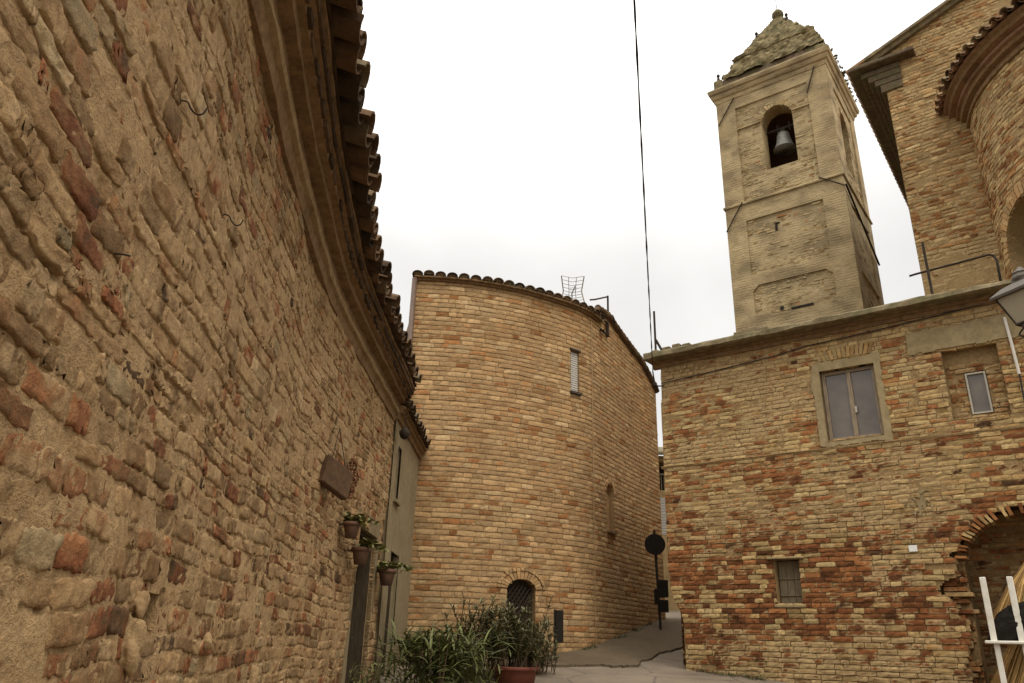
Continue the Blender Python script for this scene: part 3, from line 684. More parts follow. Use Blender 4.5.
hp_ = PH(np.linspace(0, PH.L, 40), HT(np.linspace(0, PH.L, 40)) + .0, .0); rg = np.array([-.6, 17.6, 6.75])
mb.add(np.vstack([hp_, [rg]]), [(i, i + 1, 40) for i in range(39)], 0, (.4, .5, 0, 0))
mb.build('roof', K['tile'], ch)
mb = MB(); us = np.linspace(4.0, 7.88, 26)   # thin tiled verge course under the tiles
V = []; 
for (w_, dv) in ((-.05, -.06), (.05, -.055), (.05, .0), (-.05, .0)): V.append(PH(us, HT(us) + dv, w_))
V = np.stack(V, 1).reshape(-1, 3); mb.add(V, [(i * 4 + q, i * 4 + (q + 1) % 4, i * 4 + 4 + (q + 1) % 4, i * 4 + 4 + q) for i in range(25) for q in range(4)] + [[3, 2, 1, 0], [100, 101, 102, 103]])
mb.build('verge', K['copper'], ch)
pbm = MB(); pbox(pbm, PH, 4.85, 5.25, 6.72, 6.95, -.4, -.05, 0, (.6, .5, 0, .2), .01); pbm.build('parapet_block', K['brick_tan'], ch)
mb = MB(); pbox(mb, PH, arch.uc - .28, arch.uc + .28, -.9, 1.03, -.26, -.2); dr = mb.build('door', K['wood_door'], ch)
mb = MB()
for q in np.arange(-.9, 1.3, .115):
    for sg in (-1, 1):
        pts = [(arch.uc + t_, q + sg * t_ * 1.35) for t_ in np.linspace(-.27, .27, 9)]
        pts = [p for p in pts if -.9 < p[1] < .98 and arch.inside(np.array(p[0]), np.array(p[1]))]
        if len(pts) > 1: mb.tube([PH(p[0], p[1], -.1 + .012 * sg) for p in pts], .011, 5)
mb.build('lattice', K['iron'], dr)
mb = MB()
for k in range(18): pbox(mb, PH, upw.a + .005, upw.b - .005, 4.62 + .046 * k, 4.655 + .046 * k, -.1, -.035, 0, bev=.003)
wn = mb.build('window', K['shutter_pale'], ch)
mb = MB(); pbox(mb, PH, upw.a - .03, upw.b + .03, 4.55, 4.6, -.08, .06); mb.build('sill', K['wood_dark'], wn)
mb = MB(); pbox(mb, PH, upw.a - .03, upw.b + .03, 5.462, 5.5, -.08, .03); mb.build('lintel', K['wood_dark'], wn)
mb = MB(); pbox(mb, PH, nich.uc - .22, nich.uc + .22, 2.05, 2.1, -.08, .05); mb.build('niche_sill', K['cornice_brick'], ch)
mb = MB(); c0_ = PH(-.03, 0, .08); mb.tube([c0_ + [0, 0, z] for z in (-.9, 2, 4, 6.38)], .05, 10)
for z in (1, 3, 5): mb.lathe(c0_ + [0, 0, z], [(.056, 0), (.056, .04)], 10)
mb.build('downpipe', K['copper'], ch, True)
mb = MB()  # iron bracket and rail
mb.tube([PH(4.38, 6.52, .0), PH(4.38, 6.52, .1)], .018, 6); mb.tube([PH(4.38, 6.24, .0), PH(4.38, 6.24, .1)], .018, 6)
pbox(mb, PH, 4.3, 4.72, 6.5, 6.54, .02, .06); pbox(mb, PH, 4.3, 4.72, 6.22, 6.26, .02, .06); pbox(mb, PH, 4.66, 4.71, 6.2, 6.56, .02, .07)
mb.build('wall_bracket', K['iron'], ch)
mb = MB(); mb.tube([PH(4.0, 6.82, -.05), PH(4.23, 6.92, -.05), PH(4.98, 7.30, -.05)], .018, 6); mb.tube([PH(4.98, 7.32, -.05), PH(4.97, 6.7, -.05)], .022, 6)
mb.build('roof_rail', K['iron'], ch)

# television aerial: curved wire grid reflector on a mast
an = root('roof_aerial', tuple(PH(3.72, 6.45, -.35)), 'wire grid television aerial on a short mast above the barrel tile eave', 'aerial')
ab = PH(3.72, 6.45, -.35)
mb = MB(); mb.tube([ab, ab + [0, 0, .52]], .012, 6); mb.build('mast', K['iron_grey'], an)
mb = MB(); HC = .50
def gp(x, q): return ab + np.array([1.2 * x * (1 - .2 * (1 - abs(q))), -.03 - .10 * abs(q) ** 1.4 - .10 * abs(x) / .2, HC + .30 * q])
for k in range(9):
    q = -1 + k * .25
    mb.tube([gp(x, q) for x in np.linspace(-.2, .2, 7)], .0055, 4)
for x in (-.2, -.07, .07, .2): mb.tube([gp(x, q) for q in np.linspace(-1, 1, 11)], .011 if abs(x) > .1 else .006, 4)
mb.build('grid_reflector', K['moss_stone'], an)
mb = MB(); mb.tube([ab + [0, 0, HC], ab + [.04, -.32, HC + .02]], .01, 5)
for k in range(3): mb.tube([ab + [-.06, -.1 - .08 * k, HC + .01], ab + [.08, -.1 - .08 * k, HC + .01]], .004, 4)
mb.build('dipole_boom', K['iron_grey'], an)

# ------------------------------------------------------------------ 4. mixed brick building on the right
D = np.array([.8013, -.5983]); P0 = np.array([2.75, 13.0]); Nf = np.array([-.5983, -.8013])
def fpath(off, u0, u1): return Path([P0 - Nf * off + D * u0, P0 - Nf * off + D * u1])
class Shift:
    """path whose u is measured from the facade corner"""
    def __init__(s, off): s.off = off
    def __call__(s, u, v, w):
        u, v, w = np.broadcast_arrays(np.asarray(u, float), np.asarray(v, float), np.asarray(w, float)); b = P0 - Nf * s.off
        return np.stack([b[0] + D[0] * u + Nf[0] * w, b[1] + D[1] * u + Nf[1] * w, v], -1)
    def frame(s, u): return np.array([*D, 0]), np.array([*Nf, 0]), np.array([0, 0, 1.0])
PF = Shift(0)
rb = root('mixed_brick_building', (4.5, 12, -.5), 'weathered red and yellow brick building with stone slab eaves, right of the lane', 'building')
bw = Rect(2.66, 3.46, 2.99, 4.12); ni = Rect(4.38, 5.07, 3.08, 4.13); lw_ = Rect(1.65, 2.02, .64, 1.28); ad = JagArch(5.06, .93, -1.5, 1.2, .64); ad0 = Arch(5.06, .84, -1.5, 1.2, .55)
leftp = lambda v: np.interp(v, [-2, .3, .5, .7, .95, 1.2, 1.8, 9], [.13, .13, .10, -.01, -.08, -.1, -.1, -.02])
mb = MB()
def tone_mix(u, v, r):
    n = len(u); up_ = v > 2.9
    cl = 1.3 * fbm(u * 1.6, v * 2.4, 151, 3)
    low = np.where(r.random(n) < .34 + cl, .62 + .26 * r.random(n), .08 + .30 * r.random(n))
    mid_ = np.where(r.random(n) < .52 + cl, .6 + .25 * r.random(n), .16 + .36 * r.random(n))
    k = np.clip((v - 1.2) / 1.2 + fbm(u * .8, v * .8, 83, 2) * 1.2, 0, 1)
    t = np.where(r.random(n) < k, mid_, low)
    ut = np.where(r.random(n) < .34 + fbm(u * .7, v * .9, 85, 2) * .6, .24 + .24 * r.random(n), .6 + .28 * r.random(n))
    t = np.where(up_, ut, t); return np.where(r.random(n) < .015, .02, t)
def smear_mix(u, v, r):
    base = np.where(v > 2.9, .14, -.10 + .36 * np.clip((.35 + 1.2 * fbm(u * .9, v * 0 + 2, 141, 3) - v) / .4, 0, 1)) + np.where((v > 1.6) & (v < 2.9), .12, 0)
    base = base + np.where((u > 2.7) & (v > .8) & (v < 1.9), .08, 0)
    return base + fbm(u * 1.1, v * 1.6, 87, 3) * .95 + r.normal(size=len(u)) * .1
def drop_mix(u, v): return .006 + .5 * (((u - .5) ** 2 + (v - 2.62) ** 2) < .012) + .5 * ((((u - .95) / 2) ** 2 + (v - 1.45) ** 2) < .006) + .6 * ((((u - 2.75) / 2.) ** 2 + (v - 2.72) ** 2) < .005) + .5 * ((u > 3.75) & (u < 4.2) & (v > .75) & (v < 1.15)) * (fbm(u * 3, v * 3, 4) > .0)
HTf = lambda u: 4.62 + 0 * u
ops = [bw, ni, lw_, ad]
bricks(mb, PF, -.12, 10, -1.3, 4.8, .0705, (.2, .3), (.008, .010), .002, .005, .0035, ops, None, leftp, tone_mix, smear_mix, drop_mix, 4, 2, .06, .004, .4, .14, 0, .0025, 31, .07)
def wf_mix(u, v): return -.020 + .011 * np.clip((v - 1.5) * 1.5, 0, 1) + .020 * fbm(u * 2.5, v * 3, 91, 4) + .006 * fbm(u * 25, v * 25, 93, 2)
backing(mb, PF, -.12, 10, -1.5, 4.8, .03, wf_mix, ops, None, leftp)
# splay-laid brick lintel over the window
r = random.Random(8)
for k in range(13):
    f = (k + .5) / 13 - .5; uc = 3.06 + f * .78; sk = f * .14
    c = np.array([(uc - .024, 4.285), (uc + .024, 4.285), (uc + .026 + sk, 4.46 + r.uniform(-.02, .02)), (uc - .026 + sk, 4.46 + r.uniform(-.02, .02))]); wf_ = .012 + r.random() * .01
    mb.add(np.vstack([PF(c[:, 0], c[:, 1], wf_), PF(c[:, 0], c[:, 1], -.05)]), [(0, 1, 2, 3), (0, 4, 5, 1), (1, 5, 6, 2), (2, 6, 7, 3), (3, 7, 4, 0)], 0, (r.uniform(.55, .85), r.random(), .3, .1))
voussoirs(mb, PF, ad.uc, ad.sp, ad0.hw, ad0.rise, 40, .125, (-.03, .04), tone=lambda: r.uniform(.2, .85), seed=12, drop=.16, depth=.3, a0=.0, a1=math.pi, fill=.31)
for k in range(26):   # toothed ends where the jamb has broken away
    v = -.9 + k * .0705 + r.uniform(-.008, .008); l = r.uniform(.0, .16) * (1.4 if .5 < v < 1.1 else .8)
    pbox(mb, PF, ad.uc - ad.hw - .26, ad.uc - ad.hw - .12 + l, v, v + .055, -.3 - r.random() * .06, -.07 - r.random() * .1, 0, (r.uniform(.1, .8), r.random(), .4, .1), .006)
backing(mb, Shift(.2), 3.5, 4.16, -1.5, 1.6, .04, lambda u, v: .05 * fbm(u * 5, v * 7, 99, 4))
backing(mb, Shift(.2), 5.84, 6.7, -1.5, 1.6, .04, lambda u, v: .05 * fbm(u * 5, v * 7, 99, 4))
bricks(mb, Shift(.2), 5.83, 6.6, -1.3, 1.5, .0705, (.12, .24), (.01, .012), .02, .035, .006, (), None, None, lambda u, v, r: np.clip(.45 + r.normal(size=len(u)) * .22, .05, .85), lambda u, v, r: r.normal(size=len(u)) * .2, lambda u, v: .25 + 0 * u, 3, 2, .06, .006, .5, .16, 0, .004, 38, .12)
bricks(mb, Shift(.2), 3.6, 4.17, -1.3, 1.5, .0705, (.12, .24), (.01, .012), .02, .035, .006, (), None, None, lambda u, v, r: np.clip(.45 + r.normal(size=len(u)) * .22, .05, .85), lambda u, v, r: r.normal(size=len(u)) * .2, lambda u, v: .25 + 0 * u, 3, 2, .06, .006, .5, .16, 0, .004, 37, .12)
PFb = Shift(.85)
bricks(mb, PFb, 3.8, 6.3, -1.2, 1.9, .0705, (.2, .3), (.014, .015), .0, .008, .006, (), None, None, lambda u, v, r: np.clip(.45 + r.normal(size=len(u)) * .2, 0, .8), lambda u, v, r: r.normal(size=len(u)) * .15 + .02, None, 3, 2, .04, .006, .4, .16, 0, .003, 35, .12)
backing(mb, PFb, 3.8, 6.3, -1.5, 1.9, .06, lambda u, v: -.016 + .02 * fbm(u * 4, v * 4, 95, 3))
reveal_arch(mb, PF, ad, .86, 1, -.2); reveal_rect(mb, PF, bw.a, bw.b, bw.c, bw.d, .16, 1); reveal_rect(mb, PF, lw_.a, lw_.b, lw_.c, lw_.d, .2, 1)
# niche back
reveal_rect(mb, PF, ni.a, ni.b, ni.c, ni.d, .13, 1); sw = Rect(4.6, 4.87, 3.16, 3.78); PFn = Shift(.13)
bricks(mb, PFn, ni.a, ni.b, ni.c, 3.86, .0705, (.18, .28), (.012, .013), .003, .008, .006, [sw], None, None, lambda u, v, r: np.clip(.5 + r.normal(size=len(u)) * .2, .05, .9), lambda u, v, r: r.normal(size=len(u)) * .15 + .03, lambda u, v: .05 + 0 * u, 4, 2, .03, .006, .4, .16, 0, .003, 39)
backing(mb, PFn, ni.a, ni.b, ni.c, ni.d, .03, lambda u, v: -.012 + .022 * fbm(u * 5, v * 5, 97, 3) + np.where(v > 3.86, .014, 0), [sw])
reveal_rect(mb, PFn, sw.a, sw.b, sw.c, sw.d, .1, 1)
# lane side wall, rounded foot
PS = Path([P0 - Nf * 9, P0 + D * .0 - Nf * .0 + D * -.0])
for v_a, v_b in ((-1.5, .3), (.3, .5), (.5, .7), (.7, .95), (.95, 1.2), (1.2, 1.8), (1.8, 4.64)):
    la, lb = float(leftp(v_a)), float(leftp(v_b))
    mb.add([PF(la, v_a, -.02), PF(lb, v_b, -.02), PF(lb if v_b > 1 else -.1, v_b, -.5), PF(la if v_a > 1 else -.1, v_a, -.5)], [(0, 1, 2, 3)], 1)
mb.add([PF(-.1, 1.2, -.5), PF(.13, .3, -.5), PF(.13, -1.5, -.5), PF(-.1, -1.5, -.5)], [(0, 1, 2, 3)], 1)
sp_ = Path([P0 + D * -.1 - Nf * 9, P0 + D * -.1 - Nf * .4])
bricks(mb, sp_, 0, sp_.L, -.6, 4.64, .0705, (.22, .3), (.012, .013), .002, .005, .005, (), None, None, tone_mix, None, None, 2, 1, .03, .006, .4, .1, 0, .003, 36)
backing(mb, sp_, 0, sp_.L, -1.5, 4.64, .15, lambda u, v: -.006 + 0 * u)
mb.quad(PF(10, -1.5, 0), PF(10, -1.5, -9), PF(10, 4.64, -9), PF(10, 4.64, 0), 1)
mb.build('wall', [K['brick_mixed'], K['mortar_mixed']], rb, smooth=False)
# string course, eave slab and corbel
mb = MB(); us = np.linspace(-.13, 10, 80); us = us[(us < 11)]
sweep(mb, PF, us, [(-.03, 2.855), (.008, 2.86), (.012, 2.875), (.018, 2.885), (.016, 2.9), (-.03, 2.91)], 0, .01, 14); mb.build('string_course', K['mortar_mixed'], rb)
mb = MB(); us = np.linspace(-.2, 10, 90)
sweep(mb, PF, us, [(-.05, 4.69), (.03, 4.70), (.035, 4.755), (.09, 4.765), (.095, 4.815), (-.05, 4.82)], 0, .012, 15); mb.build('corbel', K['cornice_brick'], rb)
mb = MB(); us = np.linspace(-.25, 10, 110)
sweep(mb, PF, us, [(-.4, 4.825), (.28, 4.80), (.31, 4.815), (.305, 4.885), (.28, 4.91), (-.4, 4.97)], 0, .026, 16)
mb.build('eave_slab', K['moss_stone'], rb)
mb = MB(); q = [PF(-.2, 4.93, -.3), PF(10, 4.93, -.3), PF(10, 5.1, -9), PF(-.2, 5.1, -9)]; mb.add(q, [(0, 1, 2, 3)]); mb.build('flat_roof', K['moss_stone'], rb)
mb = MB(); r = random.Random(3)   # broken brick ends left on the eave
for ux, n in ((.05, 3), (1.38, 1), (1.62, 2)):
    for k in range(n): mb = MB(); pbox(mb, PF, ux + k * .19, ux + k * .19 + .15, 4.93, 5.02 + r.random() * .05, -.1 - r.random() * .1, .14, 0, (.7, r.random(), 0, .3), .012); mb.build('loose_brick', K['moss_stone'], rb)
mb = MB(); cab = [(-.05, 4.40), (.8, 4.43), (2.0, 4.52), (2.5, 4.57), (3.5, 4.63), (5.3, 4.73), (7, 4.8)]
mb.tube([PF(u, v + .012 * math.sin(u * 3), .025) for u, v in cab], .009, 6); mb.build('wall_cable', K['cable'], rb)
# cement surround, patch
mb = MB()
for a, b, c, d in ((2.5, 2.659, 2.9, 4.28), (3.461, 3.58, 2.9, 4.28), (2.66, 3.46, 4.121, 4.28), (2.66, 3.46, 2.9, 2.989)):
    backing(mb, PF, a, b, c, d, .015, lambda u, v: np.where(np.minimum(np.minimum(u - 2.53, 3.56 - u), np.minimum(v - 2.91, 4.27 - v)) + .07 * fbm(u * 6, v * 6, 13, 4) > .0, .016, -.06) + .008 * fbm(u * 8, v * 8, 3, 3), mat=0)
reveal_rect(mb, PF, 2.66, 3.46, 2.99, 4.12, .12, 0, .022)
mb.build('window_surround', K['cement'], rb)
mb = MB()
def ragged(u, v): 
    e = np.minimum(np.minimum(u - 3.95, 5.45 - u), np.minimum(v - 4.14, 4.5 - v)) + .05 * fbm(u * 7, v * 9, 2, 3)
    return np.where(e > 0, .02, -.07) + .006 * fbm(u * 9, v * 9, 4, 3)
backing(mb, PF, 3.9, 5.5, 4.134, 4.54, .02, ragged, mat=0); mb.build('cement_patch', K['cement'], rb)
# big window
mb = MB(); fw2 = .055
for a, b, c, d in ((2.665, 2.72, 2.995, 4.115), (3.4, 3.455, 2.995, 4.115), (2.72, 3.4, 2.995, 3.05), (2.72, 3.4, 4.06, 4.115), (3.03, 3.095, 3.05, 4.06)): pbox(mb, PF, a, b, c, d, -.13, -.07, 0, bev=.005)
wnd = mb.build('window', K['wood_window'], rb)
mb = MB()
for a, b in ((2.72, 3.03), (3.095, 3.4)): pbox(mb, PF, a, b, 3.05, 4.06, -.11, -.1)
mb.build('pane', K['glass'], wnd)
mb = MB(); pbox(mb, PF, 3.095, 3.125, 3.4, 3.5, -.07, -.05); mb.build('latch', K['white_frame'], wnd)
mb = MB()
for a, b, c, d in ((4.605, 4.632, 3.165, 3.775), (4.838, 4.865, 3.165, 3.775), (4.632, 4.838, 3.165, 3.192), (4.632, 4.838, 3.748, 3.775)): pbox(mb, PFn, a, b, c, d, -.06, -.005, 0, bev=.004)
wnd = mb.build('window', K['white_frame'], rb)
mb = MB(); pbox(mb, PFn, 4.632, 4.838, 3.192, 3.748, -.05, -.04); mb.build('pane', K['glass'], wnd)
mb = MB()
for k in range(3): pbox(mb, PF, 1.665 + .115 * k, 1.775 + .115 * k, .66, 1.265, -.17, -.14 + .003 * k, 0, bev=.004)
for z in (.76, 1.0): pbox(mb, PF, 1.67, 2.005, z, z + .02, -.139, -.12, 0)
mb.build('shutter', K['wood_grey'], rb)
mb = MB(); pbox(mb, PF, 1.56, 2.1, 1.285, 1.315, -.12, .05, 0, bev=.008); mb.build('lintel', K['cement'], rb)
mb = MB(); pbox(mb, PF, 1.6, 2.06, .59, .637, -.15, .02, 0, bev=.01); mb.build('sill', K['cement'], rb)
mb = MB(); mb.tube([PF(5.24, 4.45, .03), PF(5.255, 4.0, .03), PF(5.262, 3.6, .03)], .02, 8, 0); mb.tube([PF(5.262, 3.6, .028), PF(5.25, 3.2, .03), PF(5.27, 2.95, .03)], .011, 6, 1); mb.build('conduit', [K['pipe_white'], K['cable']], rb)
tag(MB().box(PF(3.6, 1.36, .028), (.105, .008, .085), PF.frame(0), 0).build('paper_notice', K['paper'], loc=tuple(PF(3.6, 1.36, .028))), 'small white blank notice fixed on the brick wall left of arched recess', 'notice')
# pale splashes of lime on the brick
mb = MB()
def splash(u, v):
    rr_ = np.hypot((u - 3.78) / .17, (v - 1.98) / .15)
    return np.where(np.abs(fbm(u * 6, v * 6, 131, 3)) * 2.2 + .9 * fbm(u * 24, v * 24, 9, 2) + rr_ * .34 < .42, .012, -.06)
backing(mb, PF, 3.58, 3.98, 1.80, 2.16, .012, splash, mat=0); mb.build('lime_splash', K['cement'], rb)

# iron rods and terrace rail on the flat roof
def rod(u, w_, z0, z1, label, brace):
    b = PF(u, z0, w_); o = root('iron_rod', tuple(b), label, 'rod')
    mb = MB(); mb.tube([b, b + [0, 0, z1 - z0]], .02, 8); mb.build('upright', K['iron'], o)
    mb = MB(); mb.lathe(b, [(.11, 0), (.1, .06), (.04, .09)], 10); mb.build('foot', K['moss_stone'], o)
    if brace: mb = MB(); mb.tube([b + [.14, -.05, 0], b + [.01, 0, .3]], .025, 6); mb.build('brace', K['iron'], o)
rod(-.1, .08, 4.93, 5.80, 'short iron rod with slanting brace on the corner of the stone eave', True)
rod(4.40, -.15, 4.95, 5.98, 'upright iron rod set in a mortar lump on the eave before the church wall', False)
mb = MB(); tr = [(4.12, 5.54, -.3), (4.22, 5.55, -.3), (5.22, 5.60, -.3), (5.27, 5.57, -.3), (5.3, 5.48, -.3), (5.28, 5.0, -.3)]
b = PF(4.7, 4.95, -.3)
tag(MB().tube([PF(*p) for p in tr], .018, 8).build('terrace_rail', K['iron'], loc=tuple(b), smooth=True), 'thin bent grey pipe rail on the flat roof in front of the church', 'railing')

# ------------------------------------------------------------------ 5. bell tower
PT = Shift(8.0)
tw = root('bell_tower', tuple(PT(.33, 3, -1.6)), 'tall square bell tower of worn beige plaster and brick with mossy pyramid top', 'tower')
TU0, TU1, TDp = -1.4, 2.03, 3.3
op = Arch(.42, .47, 13.45, 15.12, .5)
class Side:
    """right hand side of the tower: u runs away from the front corner"""
    def __call__(s, u, v, w):
        u, v, w = np.broadcast_arrays(np.asarray(u, float), np.asarray(v, float), np.asarray(w, float)); b = P0 - Nf * 8.0 + D * TU1
        return np.stack([b[0] - Nf[0] * u + D[0] * w, b[1] - Nf[1] * u + D[1] * w, v], -1)
    def frame(s, u): return np.array([*(-Nf), 0]), np.array([*D, 0]), np.array([0, 0, 1.0])
PSd = Side(); ops_ = Arch(1.65, .45, 13.45, 15.12, .5)
mb = MB(); wt = lambda u, v: -.05 + .03 * fbm(u * 1.2, v * 1.2, 101, 4) + .008 * fbm(u * 9, v * 9, 103, 2)
backing(mb, PT, TU0, TU1, 2, 16.5, .06, wt, [op], mat=0); backing(mb, PSd, 0, TDp, 2, 16.5, .09, wt, [ops_], mat=0)
def tone_tw(u, v, r):
    n = len(u); t = np.clip(.62 + r.normal(size=n) * .12, .4, 1); k = r.random(n) < .05 + .35 * (((u - 1.3) ** 2 / 1.4 + (v - 11.9) ** 2 / .8) < 1) + .25 * ((u > .9) & (v > 14.6) & (v < 15.5))
    return np.where(k, .12 + .2 * r.random(n), t)
smt = lambda u, v, r: .0 + fbm(u * .6, v * .8, 105, 3) * 1.3 + r.normal(size=len(u)) * .1 - .3 * (((u - 1.3) ** 2 / 1.4 + (v - 11.9) ** 2 / .8) < 1)
bricks(mb, PT, TU0 + .03, TU1 - .03, 8, 16.4, .08, (.22, .32), (.015, .018), -.046, .009, .006, [op], None, None, tone_tw, smt, None, 2, 1, .1, .006, .4, .1, 1, .003, 51)
bricks(mb, PSd, .03, TDp - .03, 8, 16.4, .08, (.22, .32), (.015, .018), -.05, .008, .006, [ops_], None, None, tone_tw, lambda u, v, r: .15 + fbm(u * .6, v * .8, 105, 3) * 1.1, None, 2, 1, .1, .006, .4, .1, 1, .003, 52)
def slab(P, a, b, c, d, w_, m=0, st=.08, sd_=1):
    f = lambda u, v: w_ + .022 * fbm(u * 1.3, v * 1.3, 107 + sd_, 4) + .006 * fbm(u * 11, v * 11, 109, 2)
    backing(mb, P, a, b, c, d, st, f, mat=m)
    for q in ((a, c, a, d), (b, c, b, d), (a, c, b, c), (a, d, b, d)):
        U = np.linspace(q[0], q[2], 12); V = np.linspace(q[1], q[3], 12); mb.add(np.vstack([P(U, V, f(U, V)), P(U, V, -.12)]), [(i, i + 1, 13 + i, 12 + i) for i in range(11)], m)
# raised borders that leave the sunk panels
slab(PT, TU0, -.8, 2, 16.45, .0); slab(PT, 1.42, TU1, 2, 16.45, .0)
slab(PT, -.8, 1.42, 11.92, 12.52, -.004); slab(PT, -.8, 1.42, 9.76, 10.12, -.004); slab(PT, -.8, 1.42, 16.02, 16.45, -.004); slab(PT, -.8, 1.42, 7, 8.75, -.004)
slab(PT, -.797, -.08, 15.2, 15.26, .005, 0, .05); slab(PT, .92, 1.417, 15.2, 15.26, .005, 0, .05)
for a, b in ((-.8, -.62), (1.24, 1.42)):
    for c, d, s2 in ((9.76, 9.58, 1), (8.75, 8.93, -1)):
        e = a if a < 0 else b; g = b if a < 0 else a
        mb.add([PT(e, c, -.002), PT(g, c, -.002), PT(e, d, -.002)], [(0, 1, 2)], 0); mb.add([PT(g, c, -.002), PT(e, d, -.002), PT(e, d, -.1), PT(g, c, -.1)], [(0, 1, 2, 3)], 0)
slab(PSd, 0, .62, 2, 16.45, .0); slab(PSd, 2.7, TDp, 2, 16.45, .0); slab(PSd, .62, 2.7, 11.92, 12.52, -.004); slab(PSd, .62, 2.7, 16.02, 16.45, -.004); slab(PSd, .62, 2.7, 9.76, 10.12, -.004)
voussoirs(mb, PT, op.uc, op.sp, op.hw, op.rise, 19, .16, (-.045, -.03), mat=1, tone=lambda: random.uniform(.3, .8)); voussoirs(mb, PSd, ops_.uc, ops_.sp, ops_.hw, ops_.rise, 17, .16, (-.045, -.03), mat=1, tone=lambda: random.uniform(.3, .8))
reveal_arch(mb, PT, op, .55, 1, -.05); reveal_arch(mb, PSd, ops_, .55, 1, -.05)
# inner chamber and the two far sides
ci = [PT(TU0 + .5, 0, -.55), PT(TU1 - .5, 0, -.55), PT(TU1 - .5, 0, -TDp + .5), PT(TU0 + .5, 0, -TDp + .5)]
bo = [PT(TU0, 0, 0), PT(TU0, 0, -TDp), PT(TU1, 0, -TDp)]
z3 = lambda p, z: np.array([p[0], p[1], z])
for k in (2, 3): mb.quad(z3(ci[k], 13.2), z3(ci[(k + 1) % 4], 13.2), z3(ci[(k + 1) % 4], 16.4), z3(ci[k], 16.4), 2)
mb.quad(*[z3(p, 13.3) for p in ci], 2); mb.quad(*[z3(p, 16.2) for p in ci], 2)
for A_, B_ in ((bo[0], bo[1]), (bo[1], bo[2])): mb.quad(z3(A_, 2), z3(B_, 2), z3(B_, 16.5), z3(A_, 16.5), 0)
mb.build('shaft', [K['plaster_tower'], K['brick_tower'], K['cornice_brick']], tw)
def ring(name, prof, m, jit=.0, seed=1):
    """moulding that runs round all four sides: prof = (outward, z)"""
    mb = MB(); cu = (TU0 + TU1) / 2; hu = (TU1 - TU0) / 2; hd = TDp / 2; V = []; r = np.random.default_rng(seed); nn = 14
    per = []
    for (a, b), (c, d) in (((-1, 1), (1, 1)), ((1, 1), (1, -1)), ((1, -1), (-1, -1)), ((-1, -1), (-1, 1))):
        for q in np.linspace(0, 1, nn, endpoint=False): per.append((a + (c - a) * q, b + (d - b) * q))
    per = np.array(per); k = len(per)
    for o_, z in prof:
        jn = (fbm(np.arange(k) * .7, np.full(k, z * 3), seed, 3) * 2) * jit
        V.append(PT(cu + per[:, 0] * (hu + o_ + jn), z + jn * .6, -hd + per[:, 1] * (hd + o_ + jn)))
    V = np.concatenate(V); n = len(prof)
    F = [(i * k + q, i * k + (q + 1) % k, (i + 1) * k + (q + 1) % k, (i + 1) * k + q) for i in range(n - 1) for q in range(k)] + [list(range((n - 1) * k, n * k))]
    mb.add(V, F); return mb.build(name, m, tw)
ring('string_course', [(-.1, 12.47), (.045, 12.49), (.05, 12.53), (.02, 12.57), (-.1, 12.58)], K['plaster_tower'], .01, 3)
ring('cornice', [(-.1, 16.40), (.02, 16.41), (.04, 16.50), (.04, 16.55), (.09, 16.58), (.12, 16.66), (.12, 16.71), (.17, 16.74), (.20, 16.85), (.19, 16.9), (.0, 16.96), (-.1, 16.97)], K['plaster_tower'], .012, 4)
ring('attic', [(-.02, 16.93), (-.05, 17.12), (-.12, 17.2), (-.14, 17.4), (-.35, 17.42)], K['spire_dark'], .07, 5)
# corner blocks on the cornice
for u, w_, h in ((TU0 + .12, -.1, .42), (TU1 - .3, -.3, .45), (TU1 - .1, -.15, .3), (TU1 - .4, -2.6, .5)): mb = MB(); pbox(mb, PT, u - .14, u + .14, 16.94, 16.94 + h, w_ - .14, w_ + .14, 0, bev=.04); mb.build('corner_block', K['spire'], tw)
def pyramid(name, lv, m, jit, seed):
    mb = MB(); cu = (TU0 + TU1) / 2 + .15; V = []; nn = 26; per = []
    for (a, b), (c, d) in (((-1, 1), (1, 1)), ((1, 1), (1, -1)), ((1, -1), (-1, -1)), ((-1, -1), (-1, 1))):
        for q in np.linspace(0, 1, nn, endpoint=False): per.append((a + (c - a) * q, b + (d - b) * q))
    per = np.array(per); k = len(per)
    for i, (h, z) in enumerate(lv):
        jn = fbm(per[:, 0] * 7 + 31 * per[:, 1], np.full(k, z * 6), seed, 3) * 2 * jit * min(1, h)
        V.append(PT(cu + per[:, 0] * (h + jn), z + jn * .25, -TDp / 2 + per[:, 1] * (h + jn)))
    V = np.concatenate(V); n = len(lv)
    mb.add(V, [(i * k + q, i * k + (q + 1) % k, (i + 1) * k + (q + 1) % k, (i + 1) * k + q) for i in range(n - 1) for q in range(k)] + [list(range((n - 1) * k, n * k))])
    return mb.build(name, m, tw)
def courses(h0, h1, z0, z1, n):
    o = []
    for k in range(n):
        h = h0 + (h1 - h0) * k / n; o += [(h, z0 + (z1 - z0) * k / n), (h - (h0 - h1) / n * .25, z0 + (z1 - z0) * (k + .93) / n)]
    return o
l1 = courses(1.58, 1.24, 17.35, 18.2, 9)
pyramid('spire_base', l1 + [(1.30, 18.2), (1.32, 18.29), (1.1, 18.32)], K['spire'], .11, 7)
pyramid('spire', courses(1.2, .13, 18.29, 20.24, 19) + [(.05, 20.3)], K['spire'], .09, 8)
ap = PT((TU0 + TU1) / 2 + .15, 20.2, -TDp / 2)
mb = MB(); mb.lathe(ap, [(.1, 0), (.08, .08), (.15, .14), (.2, .25), (.19, .36), (.12, .46), (.03, .5)], 12); fi = mb.build('finial', K['spire'], tw, True)
mb = MB(); mb.tube([ap + [0, 0, .45], ap + [0, 0, 1.5]], .014, 6); mb.tube([ap + [-.1, 0, 1.2], ap + [.1, 0, 1.2]], .01, 5); mb.build('lightning_rod', K['iron'], fi)
mb = MB()
